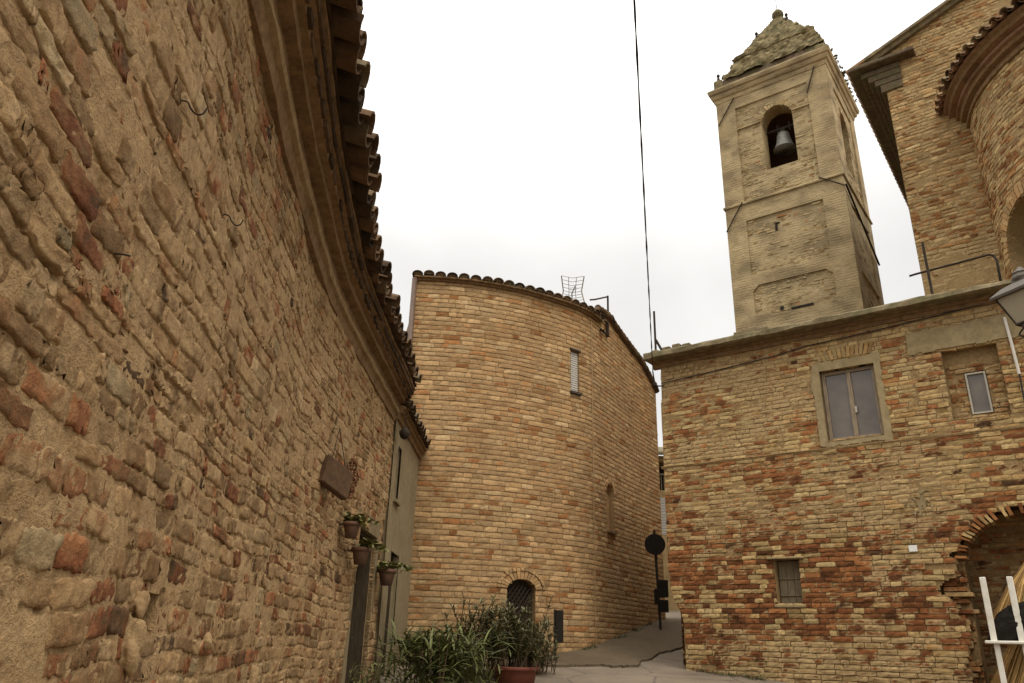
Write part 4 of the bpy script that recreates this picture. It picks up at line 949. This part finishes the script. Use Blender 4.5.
cu_ = (TU0 + TU1) / 2 + .15
for u, v, w_ in ((TU0 + .12, 17.34, -.1), (cu_ - .62, 19.25, -TDp / 2 + .62), (cu_ + .36, 19.75, -TDp / 2 + .36)):
    c = PT(u, v, w_); mb = MB(); mb.lathe(c, [(.05, -.05), (.055, .1), (.035, .2), (.06, .28), (.02, .34)], 8); mb.build('small_finial', K['iron'], tw)
mb = MB(); r = random.Random(4)     # tufts of weed on the broken masonry
for k in range(60):
    if r.random() < .5: c = PT(TU1 + r.uniform(-.05, .25), 16.9, r.uniform(-3.1, -.1))
    else: c = PT(r.uniform(TU0, TU1), r.uniform(17.5, 17.6), -r.uniform(.25, .4))
    for q in range(7):
        dv = np.array([r.gauss(0, .05), r.gauss(0, .05), r.uniform(.02, .1)]); s_v = np.array([r.gauss(0, .03), r.gauss(0, .03), .02])
        mb.add([c, c + dv * .6 + s_v, c + dv, c + dv * .6 - s_v], [(0, 1, 2, 3)], 0, (r.random(), 0, 0, 0))
tag(mb.build('weed_tuft', K['leaf2'], tw), None, None, kind='stuff')
# slanting iron ties over the corners
for z0, P_, a, b in ((12.55, PT, TU0 + .55, TU0 - .0), (16.40, PT, TU0 + .6, TU0 + .04), (16.42, PT, TU1 - .32, TU1 - .62), (12.6, PT, TU1 - .62, TU1 + .03)):
    mb = MB(); mb.tube([P_(a, z0 - .0, .05), P_(b, z0 - (.85 if b < a else .5), .05)], .02, 6); mb.build('tie_rod', K['iron'], tw)
mb = MB(); mb.tube([PSd(-.02, 12.15, .05), PSd(3.2, 11.0, .06)], .03, 6); mb.build('tie_rod', K['iron'], tw)
mb = MB(); pbox(mb, PT, .02, .08, 11.35, 11.6, -.06, -.02); pbox(mb, PT, .02, .16, 11.56, 11.6, -.06, -.015); mb.build('slot', K['dark_in'], tw)
for a, b, c, d in ((-.1, .0, 8.85, 8.95), (.2, .8, 8.8, 8.86)): mb = MB(); pbox(mb, PT, a, b, c, d, -.1, -.02); mb.build('slot', K['dark_in'], tw)
# bell
bc = PT(.44, 15.1, -.5)
be = root('church_bell', tuple(bc), 'grey bronze bell hanging from an iron beam in the tower opening', 'bell')
mb = MB(); mb.lathe(bc - [0, 0, .85], [(.345, 0), (.31, .06), (.25, .2), (.215, .36), (.195, .5), (.17, .58), (.08, .63), (.04, .64)], 28)
mb.lathe(bc - [0, 0, .845], [(.32, 0), (.24, .18), (.17, .5), (.02, .56)], 28); mb.build('bell_body', K['bronze'], be, True)
mb = MB(); T, N, Zv = PT.frame(0); mb.tube([bc - T * .62 - Zv * .06, bc + T * .62 - Zv * .06], .045, 8); mb.box(bc - Zv * .13, (.18, .1, .22), (T, N, Zv), bev=.02); mb.tube([bc + T * .22 - Zv * .2, bc + T * .22 + Zv * .1], .03, 6); mb.tube([bc - T * .14 - Zv * .2, bc - T * .14 + Zv * .12], .03, 6); mb.build('yoke_beam', K['iron'], be)
mb = MB(); mb.tube([bc - [0, 0, .35], bc - [0, 0, .8]], .02, 6); mb.lathe(bc - [0, 0, .95], [(.02, 0), (.06, .04), (.06, .1), (.02, .15)], 10); mb.build('clapper', K['iron'], be)

# ------------------------------------------------------------------ 6. church with apse
PC = Shift(4.0)
cb = root('brick_church', tuple(PC(7, 0, -3)), 'high brick church gable with round apse and rows of corbelled cornice, upper right', 'church')
AC, AR = P0 + D * 8.3 - Nf * 4.4, 3.05
aps = Path([AC + AR * (D * math.cos(t_) + Nf * math.sin(t_)) for t_ in np.linspace(math.pi + .1, .1, 60)])
HTc = lambda u: 12.75 + .40 * (np.minimum(u, 16.4 - u) - 3.9)
mb = MB()
def tone_ch(u, v, r):
    n = len(u); red = ((v > 7.6) & (v < 9.2)); p = np.where(red, .42, .15) + fbm(u * .7, v * .9, 111, 2) * .3
    t = np.where(r.random(n) < p, .15 + .22 * r.random(n), np.clip(.62 + r.normal(size=n) * .14, .4, 1)); return t
smc = lambda u, v, r: np.where(v < 7.6, .42, np.where(v > 10.5, .02, -.1)) + fbm(u * .8, v * 1.2, 113, 3) * .55 + r.normal(size=len(u)) * .12
bricks(mb, PC, 3.9, 9.5, 5, 15, .082, (.22, .32), (.014, .016), .002, .006, .005, (), HTc, None, tone_ch, smc, None, 3, 2, .04, .006, .35, .1, 0, .003, 61)
backing(mb, PC, 3.9, 12.5, 4.9, 15, .05, lambda u, v: -.012 + .016 * np.clip(7.8 - v, 0, 1) + .02 * fbm(u * 2, v * 2, 115, 4), (), HTc)
aw = Arch(.1 * AR + 2.0, .95, 5.3, 6.75, .9)
bricks(mb, aps, 0, 6.2, 5, 10.4, .082, (.2, .3), (.014, .016), .002, .006, .005, [aw], None, None, lambda u, v, r: np.where(r.random(len(u)) < .3, .15 + .22 * r.random(len(u)), np.clip(.62 + r.normal(size=len(u)) * .14, .4, 1)), lambda u, v, r: .0 + fbm(u * .8, v * 1.2, 117, 3) * .6 + r.normal(size=len(u)) * .12, None, 3, 2, .04, .006, .5, .1, 0, .003, 63)
backing(mb, aps, 0, aps.L, 4.9, 10.45, .05, lambda u, v: -.012 + .02 * fbm(u * 2, v * 2, 119, 4), [aw])
voussoirs(mb, aps, aw.uc, aw.sp, aw.hw, aw.rise, 30, .26, (.006, .02), tone=lambda: random.uniform(.4, .8)); reveal_arch(mb, aps, aw, .42, 1, 0, 2)
s0 = PC(3.9, 0, 0); s1 = PC(3.9, 0, -9); s2 = PC(12.5, 0, -9); s3 = PC(12.5, 0, 0)
for A_, B_ in ((s1, s0), (s2, s1), (s3, s2)): mb.quad(z3(A_, 2), z3(B_, 2), z3(B_, 12.7), z3(A_, 12.7), 1)
mb.build('wall', [K['brick_church'], K['mortar_church'], K['dark_in']], cb)
# apse cornice and roof
mb = MB(); us = np.linspace(-.05, 7.5, 90)
sweep(mb, aps, us, [(-.05, 10.18), (.05, 10.2), (.05, 10.26), (.02, 10.27), (.02, 10.34), (.12, 10.36), (.14, 10.43), (.2, 10.45), (.2, 10.52), (.16, 10.53), (.3, 10.56), (.32, 10.63), (.38, 10.66), (.40, 10.7), (-.05, 10.75)], 0, .006, 23, [0, 0, 0, 1, 0, 0, 1, 1, 0, 1, 0, 0, 1, 1, 0]); mb.build('apse_cornice', [K['cornice_brick'], K['tile_light']], cb)
mb = MB(); coppi(mb, aps, np.arange(0, 7.4, .2), 4, .52, 10.70, R_(22), .09, .45, .34, .01, 38)
ac3 = np.array([AC[0], AC[1], 12.0]); rim = aps(us, 10.72, .35); mb.add(np.vstack([rim, [ac3]]), [(i, i + 1, len(us)) for i in range(len(us) - 1)], 0, (.4, .5, 0, 0)); mb.build('apse_roof', K['tile_light'], cb)
# main eave: corbels and tiled overhang down the side, returned along the front
mb = MB()
for k, (o_, z0, z1) in enumerate(((.1, 11.75, 11.95), (.2, 11.953, 12.1), (.32, 12.103, 12.26), (.45, 12.263, 12.4))):
    pbox(mb, PC, 3.9 - o_, 4.25, z0, z1, -9, .02 + o_ * .12, 0, (.5, .5, 0, 0), .01)
mb.build('eave_corbel', K['spire_dark'], cb)
mb = MB(); pbox(mb, PC, 3.22, 4.6, 12.42, 12.52, -9.2, .27, 0, (.4, .5, 0, 0), .02)
pbox(mb, PC, 3.28, 3.9, 12.524, 12.56, -9.1, .22, 0, (.3, .5, 0, 0), .01)
mb.build('eave', K['spire_dark'], cb)
mb = MB()
ug = np.linspace(3.6, 8.2, 24); V = []
for w_, dv in ((-.2, .0), (.1, .0), (.12, .08), (.18, .1), (.18, .17), (-.2, .17)): V.append(PC(ug, HTc(ug) - .08 + dv, w_))
V = np.stack(V, 1).reshape(-1, 3); k = 6
mb.add(V, [(i * k + q, i * k + (q + 1) % k, i * k + k + (q + 1) % k, i * k + k + q) for i in range(23) for q in range(k)] + [list(range(k))], 0, (.6, .5, 0, .2)); mb.build('verge', K['moss_stone'], cb)
mb = MB(); mb.quad(PC(3.3, 12.58, .1), PC(8.2, 14.6, .1), PC(8.2, 14.6, -9), PC(3.3, 12.58, -9), 0, (.4, .5, 0, 0)); mb.quad(PC(13.1, 12.58, .1), PC(8.2, 14.6, .1), PC(8.2, 14.6, -9), PC(13.1, 12.58, -9), 0, (.4, .5, 0, 0))
for wv in np.arange(-8.8, .2, .24): mb.tube([PC(3.18, 12.53, wv), PC(3.9, 12.83, wv)], [.09, .08], 7, 0, (random.random(), random.random(), 0, 0))
mb.build('roof', K['tile_light'], cb)
mb = MB(); mb.tube([aps(.55, 7.9, .03), aps(.62, 7, .03), aps(.66, 5, .03)], .02, 6); mb.build('drain_wire', K['cable'], cb)

# ------------------------------------------------------------------ 7. house at the far end of the lane
fh = root('far_house', (5.6, 27, 1), 'ochre house with pale shutter and roof loggia closing the far end of the lane', 'house')
PFar = Path([(2.5, 26.0), (10.5, 26.6)])
lg = Rect(1.6, 3.9, 5.0, 6.0); fwn = Rect(2.42, 2.95, 3.5, 4.75)
mb = MB(); backing(mb, PFar, 0, PFar.L, 0, 6.2, .25, lambda u, v: .02 * fbm(u, v, 5, 3), [lg, fwn], mat=0)
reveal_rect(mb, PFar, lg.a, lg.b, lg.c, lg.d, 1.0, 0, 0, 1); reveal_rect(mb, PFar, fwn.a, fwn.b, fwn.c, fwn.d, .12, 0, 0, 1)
for A_, B_ in (((2.5, 26), (2.2, 33)), ((2.2, 33), (10.2, 33.5)), ((10.2, 33.5), (10.5, 26.6))): mb.quad((*A_, 0), (*B_, 0), (*B_, 6.2), (*A_, 6.2), 0)
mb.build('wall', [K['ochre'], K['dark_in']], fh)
mb = MB(); sweep(mb, PFar, np.linspace(-.3, 8.3, 30), [(-3.5, 7.2), (.35, 6.15), (.4, 6.17), (.4, 6.27), (-3.5, 7.4)], 0, .02, 2); mb.build('roof', K['moss_stone'], fh)
mb = MB()
for k in range(24): pbox(mb, PFar, fwn.a, fwn.b, 3.51 + k * .052, 3.55 + k * .052, -.06, .0)
mb.build('shutter', K['shutter_pale'], fh)
mb = MB(); pbox(mb, PFar, lg.a, lg.b, 5.52, 5.58, -.1, .02)
for k in range(24): pbox(mb, PFar, lg.a + k * .098, lg.a + k * .098 + .03, 5.0, 5.52, -.06, -.03, bev=0)
mb.build('balustrade', K['wood_grey'], fh)

# ------------------------------------------------------------------ small things
# overhead cable
A_ = np.array([2.533, 12.9, 4.56]); B_ = np.array([.866, 4.5, 4.67]); E_ = B_ + (B_ - A_) * .9
pts = [A_ + (E_ - A_) * q + np.array([0, 0, -1.1 * q * (1 - q) * 0]) for q in np.linspace(0, 1, 40)]
mb = MB(); mb.tube([p + np.array([.006 * math.cos(i_ * 2.0), 0, 0]) for i_, p in enumerate(pts)], .0065, 6); mb.tube([p - np.array([.006 * math.cos(i_ * 2.0), 0, 0]) for i_, p in enumerate(pts)], .0065, 6)
cbl = root('overhead_cable', tuple(A_), 'twisted black cable running overhead to the corner of the eave', 'cable'); mb.build('strand', K['cable'], cbl)
mb = MB(); mb.tube([A_, A_ + [.03, .0, -.22], A_ + [.08, 0, -.25], A_ + [.2, .02, -.24]], .012, 6); mb.lathe(A_ + [0.03, 0, -.26], [(.02, 0), (.035, .02), (.035, .06), (.015, .08)], 8); mb.build('insulator', K['iron'], cbl)

# street lantern
lc = PF(5.55, 3.98, 1.0); T, N, Zv = PF.frame(0)
ln = root('street_lantern', tuple(lc), 'four sided glass street lantern on a wall bracket at the right edge', 'lantern')
def frus(mb, c, r0, r1, z0, z1, m=0, n=4, rot=math.pi / 4): mb.lathe(c, [(r0, z0), (r1, z1)], n, mat=m, n0=rot + .35)
mb = MB(); frus(mb, lc, .17, .335, -.02, .36); mb.build('glass_body', K['lglass'], ln)
mb = MB()
for k in range(4):
    a = math.pi / 4 + .35 + k * math.pi / 2; x = np.cross([0, 0, 1.], [0, 1, 0]); y = np.cross([0, 0, 1.], x); e = x * math.cos(a) + y * math.sin(a)
    mb.tube([lc + e * .175 + [0, 0, -.03], lc + e * .345 + [0, 0, .36]], .011, 6)
mb.lathe(lc, [(.17, -.05), (.19, -.04), (.185, -.015)], 4, n0=math.pi / 4 + .35)
for k in range(4):
    a = k * math.pi / 2 + .35; e = np.array([math.cos(a), math.sin(a), 0]); mb.tube(catmull([lc + e * .13 + [0, 0, -.05], lc + e * .2 + [0, 0, -.12], lc + e * .1 + [0, 0, -.19], lc + [0, 0, -.22]], 5), .011, 5)
mb.build('frame', K['iron'], ln)
mb = MB(); mb.lathe(lc, [(.40, .34), (.41, .37), (.26, .48), (.13, .54), (.13, .57)], 4, n0=math.pi / 4 + .35); mb.lathe(lc, [(.11, .57), (.12, .6), (.1, .65), (.11, .67), (.05, .72), (.02, .76)], 10); mb.build('cap', K['iron_grey'], ln)
mb = MB(); mb.tube(catmull([lc + [0, 0, -.2], lc + T * .25 + [0, 0, -.4], lc + T * .5 - N * .5 + [0, 0, -.42], lc + T * .6 - N * 1.0 + [0, 0, -.3]], 8), .022, 8); mb.build('bracket_arm', K['iron'], ln)

# round traffic sign seen from behind
sb = np.array([3.17, 16.5, float(gz(3.17, 16.5))])
sg = root('road_sign', tuple(sb), 'round road sign and two small plates seen from behind on one post', 'road sign')
fz = np.array([.19, .98, 0])
mb = MB(); mb.tube([sb - [0, 0, .05], sb + [-.05, 0, 2.0]], .028, 8); mb.build('post', K['iron'], sg)
mb = MB(); mb.lathe(sb + [-.055, -.045, 1.70], [(.205, 0), (.215, .006), (.215, .02), (.2, .022)], 28, -fz); mb.build('round_plate', K['sign_back'], sg)
mb = MB(); ax_ = (np.array([.98, -.19, 0]), fz, np.array([0, 0, 1.]))
mb.box(sb + [.08, -.05, .82], (.20, .02, .34), ax_, bev=.008); mb.box(sb + [.07, -.05, .48], (.20, .02, .24), ax_, bev=.008); mb.box(sb + [-.08, -.05, .66], (.07, .02, .30), ax_, bev=.008)
mb.build('small_plate', K['sign_back'], sg)
# small panel on a post by the curved house
pb = np.array([.83, 13.3, float(gz(.83, 13.3)) + .03])
o = root('panel_post', tuple(pb), 'low post with a narrow dark panel standing by the curved brick wall', 'signpost')
mb = MB(); mb.tube([pb, pb + [0, 0, .78]], .022, 8); mb.build('post', K['iron'], o)
mb = MB(); mb.box(pb + [.07, -.02, .52], (.13, .05, .5), bev=.01); mb.build('panel', K['sign_back'], o)

# hanging plaque
ub = uL(7.1); c = PL(ub, 1.37, .10); T, N, Zv = PL.frame(ub)
pq = root('hanging_plaque', tuple(c), 'thick brown clay plaque hung by a wire loop from a nail on the left wall', 'plaque')
e1 = N * .42 + T * .9; e1 /= np.linalg.norm(e1); e2 = np.array([e1[1], -e1[0], 0]); e2 = e2 if e2[0] > 0 else -e2
tl = R_(-14); ea = e1 * math.cos(tl) + Zv * math.sin(tl); eb = -e1 * math.sin(tl) + Zv * math.cos(tl)
mb = MB(); mb.box(c, (.42, .08, .27), (ea, e2, eb), bev=.012); mb.build('slab', K['plaque'], pq)
mb = MB(); hk = PL(uL(7.2), 1.86, .06)
for sgn in (-1, 1): mb.tube([c + ea * .12 * sgn + eb * .13, hk], .0045, 5)
mb.build('wire_loop', K['iron'], pq)
# dried bunch
c = PL(uL(8.15), 1.78, .06); o = root('dried_bunch', tuple(c), 'long bunch of dried brown seed heads hanging on the left wall above the pots', 'dried plant')
mb = MB(); r = random.Random(6)
for k in range(120):
    z = r.random(); rad = .015 + .05 * math.sin(math.pi * min(1, z * 1.1)) ; a = r.random() * 6.28; p = c + np.array([rad * math.cos(a), rad * math.sin(a), -.42 * z])
    dv = np.array([r.gauss(0, 1), r.gauss(0, 1), r.gauss(0, 1)]); dv /= np.linalg.norm(dv); mb.lathe(p, [(.004, -.02), (.014, -.008), (.014, .008), (.003, .02)], 5, dv, col=(r.random(), r.random(), 0, 0))
mb.tube([c + [0, 0, .05], c - [0, 0, .42]], .006, 5); mb.build('seed_heads', K['dried'], o)

# flower pots on the wall
def pot(c, s, label):
    o = root('flower_pot', tuple(c), label, 'flower pot', 'terracotta pots on the left wall')
    mb = MB(); mb.lathe(c, [(.055 * s, 0), (.075 * s, .1 * s), (.08 * s, .115 * s), (.075 * s, .115 * s), (.05 * s, .1 * s)], 18); mb.build('pot_body', K['terracotta'], o, True)
    mb = MB(); mb.lathe(c, [(.083 * s, .115 * s), (.092 * s, .118 * s), (.092 * s, .15 * s), (.08 * s, .152 * s), (.074 * s, .125 * s)], 18); mb.build('rim', K['terracotta'], o, True)
    mb = MB(); mb.tube([c + np.array([.0, 0, .12 * s]), c + np.array([-.22, .02, .13 * s])], .008, 5); mb.build('hanger', K['iron'], o)
    return o
def trailing(c, s, seed, label, lean=(0, 0)):
    r = random.Random(seed); o = root('small_plant', tuple(c), label, 'plant', 'small plants in the wall pots')
    st = MB(); lf = MB()
    for k in range(10):
        a = r.random() * 6.28; L = r.uniform(.09, .2) * s; e = np.array([math.cos(a) + lean[0], math.sin(a) + lean[1], 0]); pts = [c + e * L * q * .8 + [0, 0, L * (1.1 * q - 1.0 * q * q)] for q in np.linspace(0, 1, 6)]
        st.tube(pts, .003, 4)
        for q in range(1, 6):
            for m_ in range(3):
                p = pts[q] + np.array([r.gauss(0, .012), r.gauss(0, .012), r.gauss(0, .012)]); n_ = np.array([r.gauss(0, .6), r.gauss(0, .6), 1]); n_ /= np.linalg.norm(n_); x = np.cross(n_, [r.random(), 1, 0]); x /= np.linalg.norm(x); y = np.cross(n_, x); l = r.uniform(.012, .024) * s
                lf.add([p + x * l * math.cos(t_) + y * l * math.sin(t_) for t_ in np.linspace(0, 6.28, 7)[:-1]], [list(range(6))], 0, (r.random(), 0, 0, 0))
    st.build('stem', K['stem'], o); lf.build('foliage', K['leaf3'], o)
for (y, z, dx, sc, l1_, l2_, ln_) in ((8.1, .97, .13, 1.05, 'small clay flower pot hung highest, beside the stone door surround', 'small leafy plant in the highest wall pot', (.5, .5)), (8.45, .76, .15, 1.15, 'clay flower pot hung just below the highest one, at the door jamb', 'trailing plant with round leaves in the pot at the door jamb', (.6, .6)), (10.15, .62, .16, 1.3, 'clay flower pot hung between the two doorways', 'bushy small plant in the pot between the two doorways', (.3, 0))):
    c = PL(uL(y), z, 0.0) + np.array([dx, 0, 0]); pot(c, sc, l1_); trailing(c + [0, 0, .14 * sc], sc * 1.35, int(y * 10), l2_, ln_)
# hanging wall lamp by the eaves
c = PP(.02, 2.66, .16); o = root('hanging_lamp', tuple(c), 'small black lamp hanging under the eaves above the grey plaster wall', 'lamp')
mb = MB(); mb.lathe(c, [(.01, -.04), (.05, -.02), (.075, .03), (.08, .07), (.05, .1), (.02, .13)], 12); mb.build('shade', K['iron'], o, True)
mb = MB(); mb.tube([c + [0, 0, .12], c + [0, 0, .3], c + [-.06, 0, .33]], .008, 5); mb.build('chain', K['iron'], o)

# plants in front of the curved house
def blade(mb, b, a, L, wd, arch_, lift, tone, n=7, twist=0):
    e = np.array([math.cos(a), math.sin(a), 0]); s = np.array([-math.sin(a), math.cos(a), 0]); V = []
    for q in np.linspace(0, 1, n):
        p = b + e * L * (q * math.cos(lift) + arch_ * .45 * q * q) + np.array([0, 0, L * (q * math.sin(lift) - arch_ * .75 * q * q)])
        w_ = wd * (min(1, q * 6 + .35)) * (1 - q ** 2.2) + .0008; sv = s * math.cos(twist * q) + np.array([0, 0, 1]) * math.sin(twist * q)
        V += [p - sv * w_, p + np.array([0, 0, -w_ * .35]), p + sv * w_]
    F = []
    for i in range(n - 1): F += [(3 * i, 3 * i + 1, 3 * i + 4, 3 * i + 3), (3 * i + 1, 3 * i + 2, 3 * i + 5, 3 * i + 4)]
    mb.add(V, F, 0, (tone, 0, 0, 0))
r = random.Random(15)
pc = np.array([-.80, 10.6, float(gz(-.80, 10.6))])
o = root('strap_leaf_plant', tuple(pc), 'dense dark green clump of long arching strap leaves by the plaster wall', 'plant'); mb = MB()
for k in range(1150):
    h = r.random() ** .7; b = pc + np.array([r.gauss(0, .29), r.gauss(0, .24), h * .64 * (1 if r.random() < .8 else 1.2)])
    blade(mb, b, r.random() * 6.28, r.uniform(.22, .46), r.uniform(.008, .017), r.uniform(.2, .9), r.uniform(.25, 1.35), min(1, max(0, r.gauss(.38, .26))), 7, r.uniform(-.8, .8))
for k in range(40):
    b = pc + np.array([-.28 + r.gauss(0, .12), r.gauss(0, .1), .55]); blade(mb, b, r.random() * 6.28, r.uniform(.25, .42), r.uniform(.008, .014), r.uniform(.1, .5), r.uniform(.9, 1.45), r.random() * .7, 7, .4)
mb.build('foliage', K['leaf'], o)
mb = MB()
for k in range(40): b = pc + np.array([r.gauss(0, .2), r.gauss(0, .15), -.03]); mb.tube([b, b + [r.gauss(0, .1), r.gauss(0, .1), .75]], [.012, .006], 5)
mb.build('stem', K['stem'], o)
def shrub(name, label, pc, n, hmin, hmax, sx, sy, seed, leafL, leafW, lm, bare=.35, dens=1.0, lean=.15):
    r = random.Random(seed); o = root(name, tuple(pc), label, 'plant'); st = MB(); lf = MB()
    for k in range(n):
        b = pc + np.array([r.gauss(0, sx * .55), r.gauss(0, sy * .55), 0]); H = r.uniform(hmin, hmax); e = np.array([r.gauss(0, lean), r.gauss(0, lean), 1.0]); bend = np.array([r.gauss(0, .1), r.gauss(0, .1), 0])
        pts = [b + e * H * q + bend * q * q for q in np.linspace(0, 1, 8)]; st.tube(pts, np.linspace(.008, .003, 8), 5)
        m_ = int(H * 42 * dens)
        for i_ in range(m_):
            q = bare + (1 - bare) * r.random(); p = b + e * H * q + bend * q * q
            blade(lf, p, r.random() * 6.28, r.uniform(.6, 1.2) * leafL, leafW * r.uniform(.7, 1.2), r.uniform(.0, .6), r.uniform(.2, 1.2), min(1, max(0, r.gauss(.42, .25))), 4, r.uniform(-.6, .6))
    st.build('stem', K['stem'], o); lf.build('foliage', K[lm], o)
plx = np.array([.165, 11.1, float(gz(.165, 11.1))])
pn = root('planter', tuple(plx), 'large red brown rimmed planter at the foot of the arched lattice door', 'planter')
mb = MB(); mb.lathe(plx, [(.24, 0), (.285, .24), (.29, .25), (.28, .25), (.26, .2)], 32); mb.build('planter_body', K['terracotta_red'], pn, True)
mb = MB(); mb.lathe(plx, [(.292, .232), (.32, .236), (.325, .275), (.315, .285), (.29, .283), (.28, .24)], 32); mb.build('rim', K['terracotta_red'], pn, True)
mb = MB(); mb.lathe(plx, [(.02, .16), (.26, .21), (.23, .24), (.02, .25)], 20); mb.build('soil', K['soil'], pn)
shrub('oleander_shrub', 'upright narrow leaved shrub growing in the red brown planter', plx + [0, 0, .24], 70, .36, .78, .36, .3, 22, .12, .0105, 'leaf2', .2, 1.8)
shrub('thin_stem_shrub', 'sparse thin stemmed shrub between the strap leaf clump and the planter', np.array([-.35, 11.7, float(gz(-.35, 11.7))]), 60, .55, 1.08, .5, .3, 23, .13, .010, 'leaf2', .3, 1.2)
shrub('low_bush', 'low rounded bush beside the right rim of the planter', np.array([.47, 12.1, float(gz(.47, 12.1))]), 40, .35, .7, .24, .18, 24, .085, .011, 'leaf2', .2, 2.0)
shrub('doorstep_plant', 'small dark leafy plant at the foot of the first doorway', np.array([-1.42, 8.6, float(gz(-1.42, 8.6))]), 14, .4, .7, .14, .3, 25, .09, .010, 'leaf', .3, 1.2)

# white rack, bag and straw parasol at the right edge
rk = PF(4.58, float(gz(5.86, 9.5)), .9); T, N, Zv = PF.frame(0); g0 = rk[2]
o = root('white_rack', tuple(rk), 'white painted wooden stand with two uprights and a ledge, by the arched recess', 'stand')
mb = MB()
for du, sp2 in ((-.13, 0), (.15, 0)):
    mb2 = MB(); mb2.box(PF(4.58 + du, (.87 + .17) / 2, .90), (.066, .04, .74), (T, N, Zv), bev=.006); mb2.build('upright', K['white_wood'], o)
    mb2 = MB(); hh = .14 - g0; cc = PF(4.60 + du, (g0 + .14) / 2, .93); mb2.box(cc, (.06, .04, hh), (T, N, Zv), bev=.006); mb2.build('leg', K['white_wood'], o)
mb.box(PF(4.59, .155, .92), (.46, .16, .035), (T, N, Zv), bev=.008); mb.build('ledge', K['white_wood'], o)
bgc = PF(4.66, .34, .84)
mb = MB(); th, ph_ = np.meshgrid(np.linspace(0, math.pi, 26), np.linspace(0, 2 * math.pi, 40, endpoint=False), indexing='ij')
S3 = np.stack([np.sin(th) * np.cos(ph_), np.sin(th) * np.sin(ph_), np.cos(th)], -1)
fold = .30 * np.abs(fbm(ph_ * 1.3 + S3[..., 2] * 2.2, th * 1.2, 3, 4)) * 2 + .25 * fbm(S3[..., 0] * 2 + 5, S3[..., 2] * 2 + S3[..., 1], 8, 3)
Q = S3 * (1 - fold)[..., None] * np.array([.24, .09, .27]); Q[..., 0] += .16 * Q[..., 2] / .27
Q[..., 2] = np.maximum(Q[..., 2], -.165)
mb.add(bgc + Q.reshape(-1, 3) @ np.array([T, N, Zv]), [(i * 40 + q, i * 40 + (q + 1) % 40, (i + 1) * 40 + (q + 1) % 40, (i + 1) * 40 + q) for i in range(25) for q in range(40)])
tag(mb.build('black_bag', K['bag'], loc=tuple(bgc), smooth=True), 'crumpled black bag slung on the white wooden stand', 'bag')
tg = np.array(PF(5.03, float(gz(6.4, 9.6)), .22))
o = root('straw_parasol', tuple(tg), 'folded brown straw thatch parasol leaning behind the white stand', 'parasol')
ztop = 1.22; mb = MB(); r = random.Random(31)
def tier(z0, z1, r0, r1, n):
    for k in range(n):
        a = r.random() * 6.28; e = np.array([math.cos(a), math.sin(a), 0]); j_ = r.uniform(.85, 1.08); 
        p0 = np.array([tg[0], tg[1], z0]) + e * r0 * r.uniform(.5, 1.0); p1 = np.array([tg[0], tg[1], z1 + r.uniform(-.06, .06)]) + e * r1 * j_; p1 = p1 + np.array([r.gauss(0, .02), r.gauss(0, .02), 0])
        m_ = (p0 + p1) / 2 + e * .05
        mb.tube([p0, m_, p1], [.006, .006, .003], 4, 0, (r.random(), r.random(), 0, 0), False)
tier(1.25, .36, .04, .60, 1900); tier(.60, -.45, .12, .74, 1900)
mb.build('thatch', K['straw2'], o)
mb = MB(); mb.lathe([tg[0], tg[1], 0], [(.6, -.33), (.36, .3), (.46, .44), (.2, .9), (.03, 1.2)], 24); mb.build('thatch_core', K['straw'], o)
mb = MB(); mb.tube([tg, tg + [0, 0, 1.9]], .025, 8); mb.build('pole', K['wood_dark'], o)
mb = MB(); r = random.Random(77)
for k in range(420):
    q = r.random()
    if q < .55: p = PF(r.uniform(.1, 4.0), 0, .03 + abs(r.gauss(0, .07)))
    else:
        p = PH(r.uniform(2.3, 6.8), 0, .03 + abs(r.gauss(0, .06)))
    z = float(gz(p[0], p[1])) + (.03 if q >= .55 else 0); c = np.array([p[0], p[1], z])
    if vnoise(p[0] * 2.2, p[1] * 2.2, 7) < .5: continue
    for j_ in range(5): blade(mb, c + [r.gauss(0, .015), r.gauss(0, .015), 0], r.random() * 6.28, r.uniform(.03, .11), .004, r.uniform(.1, .9), r.uniform(.5, 1.4), r.random(), 4)
tag(mb.build('wall_foot_weeds', K['leaf2']), 'thin low weeds sprouting where the street meets the brick walls', 'weeds', kind='stuff')
